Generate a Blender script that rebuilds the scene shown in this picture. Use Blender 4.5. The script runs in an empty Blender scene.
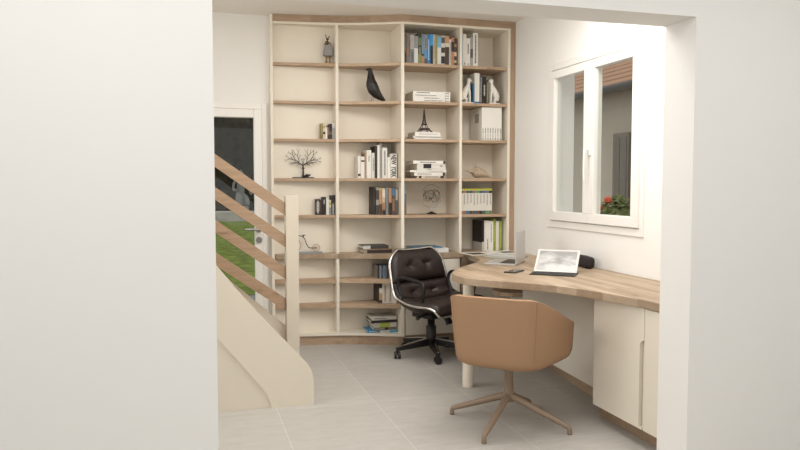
import bpy, bmesh, math, random
from mathutils import Vector, Matrix, noise
random.seed(7)
C = bpy.context.scene.collection
PI = math.pi

# ------------------------------------------------------------------ materials
MATS = {}
def _new(name):
    m = bpy.data.materials.new(name); m.use_nodes = True
    nt = m.node_tree; b = nt.nodes['Principled BSDF']
    return m, nt, b
def lin(c):
    return tuple(((v/255.0)/12.92 if v/255.0 <= .04045 else (((v/255.0)+.055)/1.055)**2.4) for v in c[:3])+(1.0,)
def plain(name, rgb, rough=.5, metal=0, vary=.04, scale=30, bump=0, spec=.5, coat=0):
    if name in MATS: return MATS[name]
    m, nt, b = _new(name)
    b.inputs['Roughness'].default_value = rough; b.inputs['Metallic'].default_value = metal
    b.inputs['Specular IOR Level'].default_value = spec
    b.inputs['Coat Weight'].default_value = coat
    tc = nt.nodes.new('ShaderNodeTexCoord'); n = nt.nodes.new('ShaderNodeTexNoise')
    n.inputs['Scale'].default_value = scale; n.inputs['Detail'].default_value = 4
    nt.links.new(tc.outputs['Object'], n.inputs['Vector'])
    mx = nt.nodes.new('ShaderNodeMix'); mx.data_type = 'RGBA'
    c = lin(rgb)
    mx.inputs[6].default_value = tuple(v*(1-vary) for v in c[:3])+(1,)
    mx.inputs[7].default_value = tuple(min(1, v*(1+vary)) for v in c[:3])+(1,)
    nt.links.new(n.outputs['Fac'], mx.inputs[0]); nt.links.new(mx.outputs[2], b.inputs['Base Color'])
    if bump:
        bp = nt.nodes.new('ShaderNodeBump'); bp.inputs['Strength'].default_value = bump; bp.inputs['Distance'].default_value = .002
        nt.links.new(n.outputs['Fac'], bp.inputs['Height']); nt.links.new(bp.outputs['Normal'], b.inputs['Normal'])
    MATS[name] = m
    return m
def wood(name, axis='x', c1=(178,152,126), c2=(194,170,144), stave=(.42,.045), off=0.0, tint=1.0):
    """butcher block oak: staves along an axis, grain noise and a few knots"""
    if name in MATS: return MATS[name]
    m, nt, b = _new(name)
    b.inputs['Roughness'].default_value = .5
    tc = nt.nodes.new('ShaderNodeTexCoord'); mp = nt.nodes.new('ShaderNodeMapping')
    rot = {'x': (0, 0, 0), 'y': (0, 0, PI/2), 'xz': (PI/2, 0, 0), 'z': (0, PI/2, 0)}[axis]
    mp.inputs['Rotation'].default_value = rot; mp.inputs['Location'].default_value = (off, off*.37, 0)
    nt.links.new(tc.outputs['Object'], mp.inputs['Vector'])
    br = nt.nodes.new('ShaderNodeTexBrick')
    br.inputs['Scale'].default_value = 1; br.inputs['Mortar Size'].default_value = 0
    br.inputs['Brick Width'].default_value = stave[0]; br.inputs['Row Height'].default_value = stave[1]
    br.offset = .37; br.inputs['Color1'].default_value = lin(c1); br.inputs['Color2'].default_value = lin(c2)
    nt.links.new(mp.outputs['Vector'], br.inputs['Vector'])
    mp2 = nt.nodes.new('ShaderNodeMapping'); mp2.inputs['Scale'].default_value = (3.2, 45, 45)
    nt.links.new(mp.outputs['Vector'], mp2.inputs['Vector'])
    n = nt.nodes.new('ShaderNodeTexNoise'); n.inputs['Scale'].default_value = 1; n.inputs['Detail'].default_value = 6; n.inputs['Roughness'].default_value = .65
    nt.links.new(mp2.outputs['Vector'], n.inputs['Vector'])
    cr = nt.nodes.new('ShaderNodeValToRGB'); cr.color_ramp.elements[0].position = .3; cr.color_ramp.elements[1].position = .7
    cr.color_ramp.elements[0].color = (.74, .70, .66, 1); cr.color_ramp.elements[1].color = (1.1, 1.1, 1.1, 1)
    nt.links.new(n.outputs['Fac'], cr.inputs['Fac'])
    mx = nt.nodes.new('ShaderNodeMix'); mx.data_type = 'RGBA'; mx.blend_type = 'MULTIPLY'; mx.inputs[0].default_value = .75
    nt.links.new(br.outputs['Color'], mx.inputs[6]); nt.links.new(cr.outputs['Color'], mx.inputs[7])
    # knots
    mp3 = nt.nodes.new('ShaderNodeMapping'); mp3.inputs['Scale'].default_value = (3.5, 9, 9)
    nt.links.new(mp.outputs['Vector'], mp3.inputs['Vector'])
    n2 = nt.nodes.new('ShaderNodeTexNoise'); n2.inputs['Scale'].default_value = 1.6; n2.inputs['Detail'].default_value = 3
    nt.links.new(mp3.outputs['Vector'], n2.inputs['Vector'])
    cr2 = nt.nodes.new('ShaderNodeValToRGB'); cr2.color_ramp.elements[0].position = .66; cr2.color_ramp.elements[1].position = .74
    cr2.color_ramp.elements[0].color = (1, 1, 1, 1); cr2.color_ramp.elements[1].color = (.72, .66, .6, 1)
    nt.links.new(n2.outputs['Fac'], cr2.inputs['Fac'])
    mx2 = nt.nodes.new('ShaderNodeMix'); mx2.data_type = 'RGBA'; mx2.blend_type = 'MULTIPLY'; mx2.inputs[0].default_value = 1
    nt.links.new(mx.outputs[2], mx2.inputs[6]); nt.links.new(cr2.outputs['Color'], mx2.inputs[7])
    nt.links.new(mx2.outputs[2], b.inputs['Base Color'])
    MATS[name] = m
    return m
def tile_floor():
    m, nt, b = _new('stone_floor_tiles'); b.inputs['Roughness'].default_value = .55
    b.inputs['Specular IOR Level'].default_value = .35
    tc = nt.nodes.new('ShaderNodeTexCoord'); mp = nt.nodes.new('ShaderNodeMapping')
    mp.inputs['Location'].default_value = (-.503, -.65, 0)
    nt.links.new(tc.outputs['Object'], mp.inputs['Vector'])
    br = nt.nodes.new('ShaderNodeTexBrick'); br.offset = 0; br.squash = 1
    br.inputs['Scale'].default_value = 1; br.inputs['Mortar Size'].default_value = .0018; br.inputs['Mortar Smooth'].default_value = .3
    br.inputs['Brick Width'].default_value = .606; br.inputs['Row Height'].default_value = .91
    br.inputs['Color1'].default_value = lin((176, 172, 166)); br.inputs['Color2'].default_value = lin((181, 177, 171)); br.inputs['Mortar'].default_value = lin((204, 200, 194))
    nt.links.new(mp.outputs['Vector'], br.inputs['Vector'])
    mp2 = nt.nodes.new('ShaderNodeMapping'); mp2.inputs['Scale'].default_value = (3, 9, 1); nt.links.new(tc.outputs['Object'], mp2.inputs['Vector'])
    n = nt.nodes.new('ShaderNodeTexNoise'); n.inputs['Scale'].default_value = 2.2; n.inputs['Detail'].default_value = 8; n.inputs['Roughness'].default_value = .7
    nt.links.new(mp2.outputs['Vector'], n.inputs['Vector'])
    cr = nt.nodes.new('ShaderNodeValToRGB'); cr.color_ramp.elements[0].position = .3; cr.color_ramp.elements[1].position = .7
    cr.color_ramp.elements[0].color = (.9, .895, .89, 1); cr.color_ramp.elements[1].color = (1.05, 1.05, 1.05, 1)
    nt.links.new(n.outputs['Fac'], cr.inputs['Fac'])
    mx = nt.nodes.new('ShaderNodeMix'); mx.data_type = 'RGBA'; mx.blend_type = 'MULTIPLY'; mx.inputs[0].default_value = 1
    nt.links.new(br.outputs['Color'], mx.inputs[6]); nt.links.new(cr.outputs['Color'], mx.inputs[7]); nt.links.new(mx.outputs[2], b.inputs['Base Color'])
    return m
def glass_mat():
    m = bpy.data.materials.new('window_glass'); m.use_nodes = True; nt = m.node_tree; nt.nodes.clear()
    o = nt.nodes.new('ShaderNodeOutputMaterial'); mx = nt.nodes.new('ShaderNodeMixShader'); t = nt.nodes.new('ShaderNodeBsdfTransparent'); g = nt.nodes.new('ShaderNodeBsdfGlossy')
    t.inputs['Color'].default_value = (.86, .87, .86, 1); g.inputs['Roughness'].default_value = .02; mx.inputs[0].default_value = .015
    nt.links.new(t.outputs[0], mx.inputs[1]); nt.links.new(g.outputs[0], mx.inputs[2]); nt.links.new(mx.outputs[0], o.inputs[0])
    return m
def screen_mat():
    m, nt, b = _new('tablet_screen_clouds')
    tc = nt.nodes.new('ShaderNodeTexCoord'); mp = nt.nodes.new('ShaderNodeMapping'); mp.inputs['Scale'].default_value = (8, 8, 22)
    nt.links.new(tc.outputs['Object'], mp.inputs['Vector'])
    n = nt.nodes.new('ShaderNodeTexNoise'); n.inputs['Scale'].default_value = 1; n.inputs['Detail'].default_value = 6
    nt.links.new(mp.outputs['Vector'], n.inputs['Vector'])
    sp = nt.nodes.new('ShaderNodeSeparateXYZ'); nt.links.new(tc.outputs['Object'], sp.inputs[0])
    ma = nt.nodes.new('ShaderNodeMath'); ma.operation = 'MULTIPLY_ADD'; ma.inputs[1].default_value = -2.6; ma.inputs[2].default_value = .28
    nt.links.new(sp.outputs['Z'], ma.inputs[0])
    ad = nt.nodes.new('ShaderNodeMath'); nt.links.new(ma.outputs[0], ad.inputs[0]); nt.links.new(n.outputs['Fac'], ad.inputs[1])
    cr = nt.nodes.new('ShaderNodeValToRGB'); cr.color_ramp.elements[0].position = .42; cr.color_ramp.elements[1].position = .66
    cr.color_ramp.elements[0].color = lin((176, 170, 163)); cr.color_ramp.elements[1].color = lin((240, 234, 224))
    nt.links.new(ad.outputs[0], cr.inputs[0])
    b.inputs['Base Color'].default_value = (.02, .02, .02, 1); b.inputs['Roughness'].default_value = .3
    nt.links.new(cr.outputs[0], b.inputs['Emission Color']); b.inputs['Emission Strength'].default_value = 1.0
    return m
def leafy(name, c1, c2, scale=14):
    m, nt, b = _new(name); b.inputs['Roughness'].default_value = .9; b.inputs['Specular IOR Level'].default_value = .1
    tc = nt.nodes.new('ShaderNodeTexCoord'); n = nt.nodes.new('ShaderNodeTexNoise'); n.inputs['Scale'].default_value = scale; n.inputs['Detail'].default_value = 6
    nt.links.new(tc.outputs['Object'], n.inputs['Vector'])
    cr = nt.nodes.new('ShaderNodeValToRGB'); cr.color_ramp.elements[0].position = .35; cr.color_ramp.elements[1].position = .65
    cr.color_ramp.elements[0].color = lin(c1); cr.color_ramp.elements[1].color = lin(c2)
    nt.links.new(n.outputs[0], cr.inputs[0]); nt.links.new(cr.outputs[0], b.inputs['Base Color'])
    return m
def roof_mat():
    m, nt, b = _new('terracotta_roof_tiles'); b.inputs['Roughness'].default_value = .85
    tc = nt.nodes.new('ShaderNodeTexCoord'); w = nt.nodes.new('ShaderNodeTexWave'); w.wave_type = 'BANDS'; w.bands_direction = 'X'
    w.inputs['Scale'].default_value = 1.05; w.inputs['Distortion'].default_value = .4
    nt.links.new(tc.outputs['Object'], w.inputs['Vector'])
    cr = nt.nodes.new('ShaderNodeValToRGB'); cr.color_ramp.elements[0].position = .05; cr.color_ramp.elements[1].position = .35
    cr.color_ramp.elements[0].color = lin((98, 68, 50)); cr.color_ramp.elements[1].color = lin((150, 112, 84))
    nt.links.new(w.outputs['Fac'], cr.inputs[0]); nt.links.new(cr.outputs[0], b.inputs['Base Color'])
    return m

WALL = plain('white_wall_paint', (233, 231, 227), .9, vary=.01, scale=3, spec=.2)
CEIL = plain('ceiling_paint', (232, 228, 220), .95, vary=.01, scale=3, spec=.2)
CREAM = plain('cream_lacquer', (229, 221, 206), .45, vary=.01, scale=4, spec=.3)
STAIRC = plain('cream_stair_lacquer', (215, 206, 190), .55, vary=.012, scale=4, spec=.3)
PVC = plain('white_frame_plastic', (234, 231, 226), .4, vary=.01)
OAKX = wood('oak_shelf_grain_along', 'x', stave=(.5, .5))
OAKE = wood('oak_edge_board', 'xz', c1=(164, 140, 116), c2=(178, 154, 130), stave=(.16, .2))
OAKZ = wood('oak_upright_board', 'z', c1=(166, 142, 118), c2=(172, 148, 124), stave=(1.6, .2))
OAKTOP = wood('oak_butcher_block', 'y', c1=(148, 127, 104), c2=(178, 159, 136), stave=(.5, .055))
OAKRAIL = wood('oak_rail', 'xz', c1=(172, 145, 119), c2=(177, 150, 124), stave=(3, 3))
BLACK = plain('black_plastic', (24, 21, 20), .45)
LEATHER = plain('dark_brown_leather', (42, 31, 28), .46, vary=.15, scale=60, bump=.25, spec=.5)
SHELLP = plain('brown_black_shell', (38, 30, 27), .35)
CHROME = plain('polished_aluminium', (215, 213, 210), .18, 1)
TAN = plain('tan_leather', (158, 125, 96), .62, vary=.03, scale=260, bump=.25, spec=.3)
TAUPE = plain('taupe_painted_metal', (136, 117, 98), .5, vary=.02)
SILVER = plain('silver_aluminium', (196, 194, 192), .32, .6)
DARKM = plain('dark_bronze_metal', (42, 35, 32), .45, .5)
PAPER = plain('paper_pages', (222, 216, 204), .9, vary=.06, scale=300)
INK = plain('dark_ink', (45, 42, 40), .7)
GLASS = glass_mat()
GOLD = plain('aged_gold', (150, 118, 74), .4, .6, vary=.2, scale=80)
def cmat(rgb, rough=.55):
    return plain('print_%d_%d_%d' % tuple(rgb), rgb, rough, vary=.05 if min(rgb) > 190 else .28, scale=70)

# ------------------------------------------------------------------ object helpers
def tag(o, label=None, cat=None, group=None, kind=None):
    if label: o['label'] = label
    if cat: o['category'] = cat
    if group: o['group'] = group
    if kind: o['kind'] = kind
    return o
def thing(name, label, cat, loc=(0, 0, 0), rotz=0, group=None):
    o = bpy.data.objects.new(name, None); o.empty_display_size = .05; C.objects.link(o)
    o.location = loc; o.rotation_euler = (0, 0, rotz)
    return tag(o, label, cat, group)
def obj(name, bm, m, parent=None, world=False, smooth=False, loc=None, rotz=0, recalc=True):
    """link a bmesh as one object; world=True: built in world coordinates under an unrotated parent"""
    if recalc: bmesh.ops.recalc_face_normals(bm, faces=bm.faces)
    if world and parent is not None:
        bmesh.ops.translate(bm, verts=bm.verts, vec=-Vector(parent.location))
    me = bpy.data.meshes.new(name); bm.to_mesh(me); bm.free()
    if smooth:
        for p in me.polygons: p.use_smooth = True
    me.materials.append(m)
    o = bpy.data.objects.new(name, me); C.objects.link(o)
    if parent is not None: o.parent = parent
    if loc is not None: o.location = loc
    if rotz: o.rotation_euler = (0, 0, rotz)
    return o
def struct(name, bm, m, **k):
    return tag(obj(name, bm, m, **k), kind='structure')
def B(): return bmesh.new()
def box(bm, x0, x1, y0, y1, z0, z1, bev=0, seg=2):
    r = bmesh.ops.create_cube(bm, size=1)
    M = Matrix.Translation(((x0+x1)/2, (y0+y1)/2, (z0+z1)/2)) @ Matrix.Diagonal((abs(x1-x0), abs(y1-y0), abs(z1-z0), 1))
    bmesh.ops.transform(bm, matrix=M, verts=r['verts'])
    if bev:
        es = list({e for v in r['verts'] for e in v.link_edges})
        bmesh.ops.bevel(bm, geom=es, offset=bev, segments=seg, affect='EDGES', profile=.6)
    return bm
def prism(bm, pts, a, b, plane='xy'):
    def P(u, v, w):
        return {'xy': (u, v, w), 'xz': (u, w, v), 'yz': (w, u, v)}[plane]
    v0 = [bm.verts.new(P(u, v, a)) for u, v in pts]; v1 = [bm.verts.new(P(u, v, b)) for u, v in pts]
    n = len(pts)
    bm.faces.new(v0[::-1]); bm.faces.new(v1)
    for i in range(n):
        bm.faces.new((v0[i], v0[(i+1) % n], v1[(i+1) % n], v1[i]))
    return bm
def catmull(pts, k=6, closed=False):
    out = []; n = len(pts); P = [Vector(p) for p in pts]
    rng = range(n if closed else n-1)
    for i in rng:
        p1 = P[i]; p2 = P[(i+1) % n]
        p0 = P[i-1] if (i > 0 or closed) else p1*2-p2
        p3 = P[(i+2) % n] if (i+2 < n or closed) else p2*2-p1
        for j in range(k):
            t = j/k
            out.append(.5*((2*p1)+(p2-p0)*t+(2*p0-5*p1+4*p2-p3)*t*t+(3*p1-p0-3*p2+p3)*t**3))
    if not closed: out.append(P[-1])
    return out
def tube(bm, pts, r, n=8, closed=False, flat=1.0):
    pts = [Vector(p) for p in pts]; N = len(pts)
    rs = r if isinstance(r, (list, tuple)) else [r]*N
    rings = []; up = None
    for i, p in enumerate(pts):
        if closed: t = pts[(i+1) % N]-pts[i-1]
        else: t = pts[min(i+1, N-1)]-pts[max(i-1, 0)]
        if t.length < 1e-9: t = Vector((0, 0, 1))
        t.normalize()
        if up is None:
            up = Vector((0, 0, 1)) if abs(t.z) < .9 else Vector((1, 0, 0))
        up = (up-t*up.dot(t)); 
        if up.length < 1e-6: up = t.orthogonal()
        up.normalize(); s = t.cross(up)
        rings.append([bm.verts.new(p+(up*math.cos(a)*flat+s*math.sin(a))*rs[i]) for a in [2*PI*k/n for k in range(n)]])
    for i in range(N if closed else N-1):
        A = rings[i]; D = rings[(i+1) % N]
        for k in range(n): bm.faces.new((A[k], A[(k+1) % n], D[(k+1) % n], D[k]))
    if not closed:
        bm.faces.new(rings[0][::-1]); bm.faces.new(rings[-1])
    return bm
def lathe(bm, prof, c=(0, 0), n=24):
    rings = []
    for r, z in prof:
        rings.append([bm.verts.new((c[0]+r*math.cos(2*PI*k/n), c[1]+r*math.sin(2*PI*k/n), z)) for k in range(n)])
    for A, D in zip(rings, rings[1:]):
        for k in range(n): bm.faces.new((A[k], A[(k+1) % n], D[(k+1) % n], D[k]))
    bm.faces.new(rings[0][::-1]); bm.faces.new(rings[-1])
    return bm
def ell(bm, c, r, M=None, sub=2):
    q = bmesh.ops.create_icosphere(bm, subdivisions=sub, radius=1)
    T = Matrix.Translation(c) @ (M if M is not None else Matrix.Identity(4)) @ Matrix.Diagonal((r[0], r[1], r[2], 1))
    bmesh.ops.transform(bm, matrix=T, verts=q['verts'])
    return bm
def bevmod(o, w=.002, seg=2):
    md = o.modifiers.new('bevel', 'BEVEL'); md.width = w; md.segments = seg; md.limit_method = 'ANGLE'; md.angle_limit = .7
    return o

# ------------------------------------------------------------------ dimensions
CH = 2.75            # ceiling
XR = 2.74            # right wall
YB = 6.10            # back wall
Y1, Y2 = 2.65, 2.86  # front wall thickness
JL, JR, LZ = .097, 2.114, 2.078

# ------------------------------------------------------------------ room shell
struct('floor', box(B(), -3.2, 4.6, -3.2, YB+.2, -.1, 0), tile_floor())
struct('ceiling', box(B(), -3.2, 4.6, -3.2, YB+.2, CH, CH+.15), CEIL)
bm = B()
box(bm, -3.0, JL, Y1, Y2, 0, CH); box(bm, JR, 4.4, Y1, Y2, 0, CH); box(bm, JL, JR, Y1, Y2, LZ, CH)
struct('wall_front', bm, WALL)
bm = B()
WY0, WY1, WZ0, WZ1 = 3.93, 5.09, 1.07, 2.235
box(bm, XR, XR+.20, Y2, WY0, 0, CH); box(bm, XR, XR+.20, WY1, YB+.2, 0, CH)
box(bm, XR, XR+.20, WY0, WY1, 0, WZ0); box(bm, XR, XR+.20, WY0, WY1, WZ1, CH)
struct('wall_right', bm, WALL)
bm = B()
DX0, DX1, DZ = -.30, .622, 1.985
box(bm, -1.5, DX0, YB, YB+.2, 0, CH); box(bm, DX1, XR, YB, YB+.2, 0, CH); box(bm, DX0, DX1, YB, YB+.2, DZ, CH)
struct('wall_back', bm, WALL)
bm = B()
box(bm, -1.7, -1.5, Y2, 3.2, 0, CH); box(bm, -1.7, -1.5, 5.5, YB+.2, 0, CH); box(bm, -1.7, -1.5, 3.2, 5.5, 0, .95); box(bm, -1.7, -1.5, 3.2, 5.5, 2.55, CH)  # the opening is added for an assumed window that is out of view
struct('wall_left', bm, WALL)
struct('wall_rear', box(B(), -3.2, 4.6, -3.2, -3.0, 0, CH), WALL)
struct('wall_side_left', box(B(), -3.2, -3.0, -3.0, Y2, 0, CH), WALL)
struct('wall_side_right', box(B(), 4.4, 4.6, -3.0, Y2, 0, CH), WALL)

# ------------------------------------------------------------------ window
def ring_yz(bm, x0, x1, y0, y1, z0, z1, w, wb=None, bev=.004):
    wb = w if wb is None else wb
    box(bm, x0, x1, y0, y1, z0, z0+wb, bev); box(bm, x0, x1, y0, y1, z1-w, z1, bev)
    box(bm, x0, x1, y0, y0+w, z0+wb, z1-w, bev); box(bm, x0, x1, y1-w, y1, z0+wb, z1-w, bev)
    return bm
win = tag(obj('window_1', ring_yz(B(), XR-.009, XR+.06, 3.875, 5.125, 1.026, 2.284, .05, None, .003), PVC), kind='structure')
for (y0, y1, gl0, gl1) in ((3.915, 4.503, 3.995, 4.438), (4.506, 5.055, 4.578, 5.012)):
    bm = B(); xa, xb = XR-.022, XR+.04
    box(bm, xa, xb, y0, y1, 1.082, 1.150, .004); box(bm, xa, xb, y0, y1, 2.166, 2.224, .004)
    box(bm, xa, xb, y0, gl0, 1.1505, 2.1655, .002); box(bm, xa, xb, gl1, y1, 1.1505, 2.1655, .002)
    s = obj('sash', bm, PVC, win)
    obj('pane', box(B(), XR+.004, XR+.012, gl0-.005, gl1+.005, 1.146, 2.170), GLASS, s)
bm = B(); box(bm, XR-.034, XR-.022, 4.47, 4.50, 1.56, 1.64, .004)
tube(bm, [(XR-.034, 4.485, 1.60), (XR-.062, 4.485, 1.60)], .008); tube(bm, catmull([(XR-.06, 4.485, 1.61), (XR-.066, 4.486, 1.56), (XR-.066, 4.49, 1.46), (XR-.062, 4.492, 1.385)], 4), .0085)
obj('window_handle', bm, PVC, win, smooth=False)

w2 = struct('window_assumed', ring_yz(B(), -1.64, -1.57, 3.2, 5.5, .95, 2.55, .06), PVC)  # assumed window, never in view, added to go with the light from the left
obj('mullion', box(B(), -1.64, -1.57, 4.32, 4.38, 1.01, 2.49), PVC, w2)
for a_, b_ in ((3.26, 4.32), (4.38, 5.44)): obj('pane', box(B(), -1.608, -1.6, a_, b_, 1.01, 2.49), GLASS, w2)

# ------------------------------------------------------------------ glazed door
door = tag(obj('door_1', (lambda bm: (box(bm, DX0+.02, -.19, YB-.04, YB+.03, .02, 1.975, .006), box(bm, .541, .604, YB-.04, YB+.03, .02, 1.975, .006),
      box(bm, -.19, .541, YB-.04, YB+.03, .02, .17, .006), box(bm, -.19, .541, YB-.04, YB+.03, 1.905, 1.975, .006), bm)[-1])(B()), PVC), kind='structure')
obj('pane', box(B(), -.195, .546, YB-.01, YB, .165, 1.91), GLASS, door)
bm = B(); box(bm, DX0-.05, DX0+.017, YB-.02, YB-.001, 0, 2.03, .004); box(bm, .606, .648, YB-.02, YB-.001, 0, 2.03, .004); box(bm, DX0+.017, .606, YB-.02, YB-.001, 1.978, 2.03, .004)
struct('trim_1', bm, PVC)
bm = B()
for z in (.985, .895):
    v = bmesh.ops.create_cone(bm, cap_ends=True, segments=20, radius1=.026, radius2=.026, depth=.012)['verts']
    bmesh.ops.transform(bm, matrix=Matrix.Translation((.572, YB-.047, z)) @ Matrix.Rotation(PI/2, 4, 'X'), verts=v)
tube(bm, [(.572, YB-.05, .985), (.572, YB-.085, .985)], .009); tube(bm, [(.575, YB-.085, .985), (.455, YB-.085, .985)], .009)
obj('door_handle', bm, plain('brushed_steel', (150, 148, 146), .35, .8), door)

# ------------------------------------------------------------------ bookcase
fr = [(.66, 6.03), (.69, 6.022), (.92, 5.99), (1.20, 5.945), (1.32, 5.912), (1.44, 5.868), (1.589, 5.802), (1.711, 5.745), (1.735, 5.738), (2.0, 5.737), (2.25, 5.737), (2.74, 5.737)]
def YF(x):
    for (a, ya), (b_, yb) in zip(fr, fr[1:]):
        if a <= x <= b_: return ya+(yb-ya)*(x-a)/(b_-a)
    return fr[-1][1]
YI = 6.062
def slab(bm, x0, x1, z0, z1, off=0.0, yb=YI):
    n = max(2, int((x1-x0)/.05)) if x0 < 1.72 else 2
    xs = [x0+(x1-x0)*i/n for i in range(n+1)]
    return prism(bm, [(x, YF(x)+off) for x in xs]+[(x1, yb), (x0, yb)], z0, z1)
def strip(bm, x0, x1, z0, z1, off, th):
    n = 24; xs = [x0+(x1-x0)*i/n for i in range(n+1)]
    return prism(bm, [(x, YF(x)+off) for x in xs]+[(x, YF(x)+off+th) for x in xs[::-1]], z0, z1)
WT0, WT1 = .731, .775
bc = thing('bookcase', 'tall cream bookcase with oak shelves and wavy front filling the back wall', 'bookcase', (1.7, 6.0, 0))
obj('back_panel', box(B(), .6965, 2.739, YI+.001, YI+.016, 0, CH-.002), CREAM, bc, True)
obj('side_panel', prism(B(), [(.674, YF(.674)-.004), (.6955, YF(.6955)-.004), (.6955, YB-.002), (.674, YB-.002)], 0, CH-.001), CREAM, bc, True)
for (a, b_) in ((1.202, 1.225), (1.711, 1.735), (2.224, 2.246), (2.667, 2.688)):
    obj('side_panel' if a > 2.6 else 'divider', prism(B(), [(a, YF(a)-.005), (b_, YF(b_)-.005), (b_, YI), (a, YI)], WT1+.0005, 2.672), CREAM, bc, True)
    if a < 1.8:
        obj('divider', prism(B(), [(a, YF(a)-.003), (b_, YF(b_)-.003), (b_, YI), (a, YI)], .1, WT0-.0005), CREAM, bc, True)
bays = [(.6965, 1.201), (1.226, 1.710), (1.736, 2.223), (2.247, 2.666)]
SH = [2.36, 2.047, 1.735, 1.408, 1.10]
for z in SH:
    for (a, b_) in bays:
        o = bevmod(obj('shelf', slab(B(), a, b_, z-.024, z, .004), OAKX, bc, True), .0015)
for z in (.56, .35):
    for (a, b_) in bays[:2]:
        obj('shelf', slab(B(), a, b_, z-.036, z, .004), OAKX, bc, True)
obj('top_panel', slab(B(), .6965, 2.688, 2.672, 2.690, -.006), CREAM, bc, True)
tag(obj('cornice', strip(B(), .6965, 2.739, 2.6905, CH-.001, .002, .02), OAKE, bc, True), 'oak board between the bookcase and the ceiling')
tag(obj('filler_strip', box(B(), 2.689, 2.739, 5.739, 5.757, WT1+.001, 2.690), OAKZ, bc, True), 'upright oak strip beside the right wall')
obj('bottom_panel', slab(B(), .6965, 1.735, .078, .10, -.004), CREAM, bc, True)
obj('plinth', strip(B(), .6965, 1.745, 0, .0775, .012, .018), OAKE, bc, True)
# closed base unit under bays three and four
cb = thing('base_cabinet', 'closed cream base cabinet below the worktop behind the office chair', 'cabinet', (2.0, 5.9, 0))
obj('door', box(B(), 1.752, 2.236, 5.742, 5.762, .085, WT0-.004, .002), CREAM, cb, True)
obj('body', box(B(), 1.737, 2.245, 5.764, YI, .08, WT0-.001), CREAM, cb, True)
obj('plinth', box(B(), 1.75, 2.245, 5.765, 5.78, 0, .08), OAKE, cb, True)
tag(obj('end_post', box(B(), 2.248, 2.312, 5.742, 5.80, 0, WT0-.001), OAKZ, cb, True), 'oak post')
obj('return_panel', box(B(), 2.313, 2.738, 5.80, 5.82, 0, WT0-.001), CREAM, cb, True)

# ------------------------------------------------------------------ worktop
curve = [(2.285, 5.737), (2.245, 5.56), (2.222, 5.44), (2.205, 5.28), (2.165, 5.14), (2.088, 5.008), (1.974, 4.867), (1.836, 4.712), (1.735, 4.56), (1.673, 4.435), (1.645, 4.309), (1.655, 4.19), (1.694, 4.095), (1.758, 4.015), (1.827, 3.945), (1.898, 3.87), (1.974, 3.781), (2.046, 3.674), (2.098, 3.544), (2.14, 3.408), (2.174, 3.271), (2.202, 3.143), (2.215, 2.998), (2.22, 2.863)]
n = 30
front = [(.698+(1.735-.698)*i/n) for i in range(n+1)]
poly = [(x, YF(x)-.006) for x in front]+[(2.0, 5.731), (2.26, 5.731)]+[tuple(p)[:2] for p in catmull([(a, b_, 0) for a, b_ in curve], 4)]+[(2.738, 2.863), (2.738, 6.06), (.698, 6.06)]
wt = bevmod(obj('worktop', prism(B(), poly, WT0, WT1), OAKTOP), .003)
tag(wt, 'curved oak block worktop running from the bookcase shelf into the desk by the window', 'worktop')
tag(obj('leg', lathe(B(), [(.036, 0), (.037, .004), (.037, WT0-.001)], (1.795, 4.45), 32), CREAM, wt), 'round cream leg')

# ------------------------------------------------------------------ desk cabinets
dc = thing('desk_cabinet', 'cream two-door cabinet under the worktop beside the right doorway edge', 'cabinet', (2.5, 3.3, 0))
obj('body', box(B(), 2.243, 2.738, 2.863, 3.595, .10, WT0-.001), CREAM, dc, True)
# left door with a rounded finger slot cut from its edge
def slot_door(y_hinge, y_edge, sgn):
    # outline in (y,z) seen from the room
    z0, z1 = .098, WT0-.004
    pts = [(y_hinge, z0), (y_hinge, z1), (y_edge, z1)]
    zt = .55; w = .035*sgn
    arc = [(y_edge, zt+.012)]
    for k in range(7):
        a = PI/2*k/6
        arc.append((y_edge+w*math.sin(a), zt-.02+.032*math.cos(a)))
    pts += arc[1:]
    pts += [(y_edge+w, z0+.012), (y_edge+w*.2, z0+.012), (y_edge+w*.2, z0)]
    return pts
obj('door', prism(B(), slot_door(3.595, 3.125, 1), 2.222, 2.241, 'yz'), CREAM, dc, True)
obj('door', box(B(), 2.222, 2.241, 2.863, 3.122, .098, WT0-.004, .001), CREAM, dc, True)
obj('plinth', box(B(), 2.31, 2.33, 2.863, 3.66, 0, .099), OAKE, dc, True)
sc_ = thing('slim_cabinet', 'slim cream cabinet with open oak end shelves under the desk near the wall', 'cabinet', (2.6, 4.2, 0))
obj('door', prism(B(), [(2.387, 3.602), (2.466, 5.0), (2.484, 5.0), (2.405, 3.602)], .098, WT0-.003), plain('cream_lacquer_slim', (224, 217, 204), .45, vary=.01), sc_, True)
obj('body', prism(B(), [(2.406, 3.602), (2.485, 5.0), (2.738, 5.0), (2.738, 3.602)], .098, WT0-.002), CREAM, sc_, True)
obj('plinth', prism(B(), [(2.435, 3.66), (2.575, 5.0), (2.595, 5.0), (2.455, 3.66)], 0, .097), OAKE, sc_, True)
def fan(z0, z1):
    pts = [(2.738, 5.002), (2.738, 5.36)]
    for k in range(9):
        a = PI/2*k/8
        pts.append((2.50-.20*math.sin(a), 5.16+.20*math.cos(a)))
    pts += [(2.31, 5.08), (2.38, 5.002)]
    return prism(B(), pts, z0, z1)
for z in (.525, .26): obj('end_shelf', fan(z-.03, z), OAKX, sc_, True)

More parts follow.
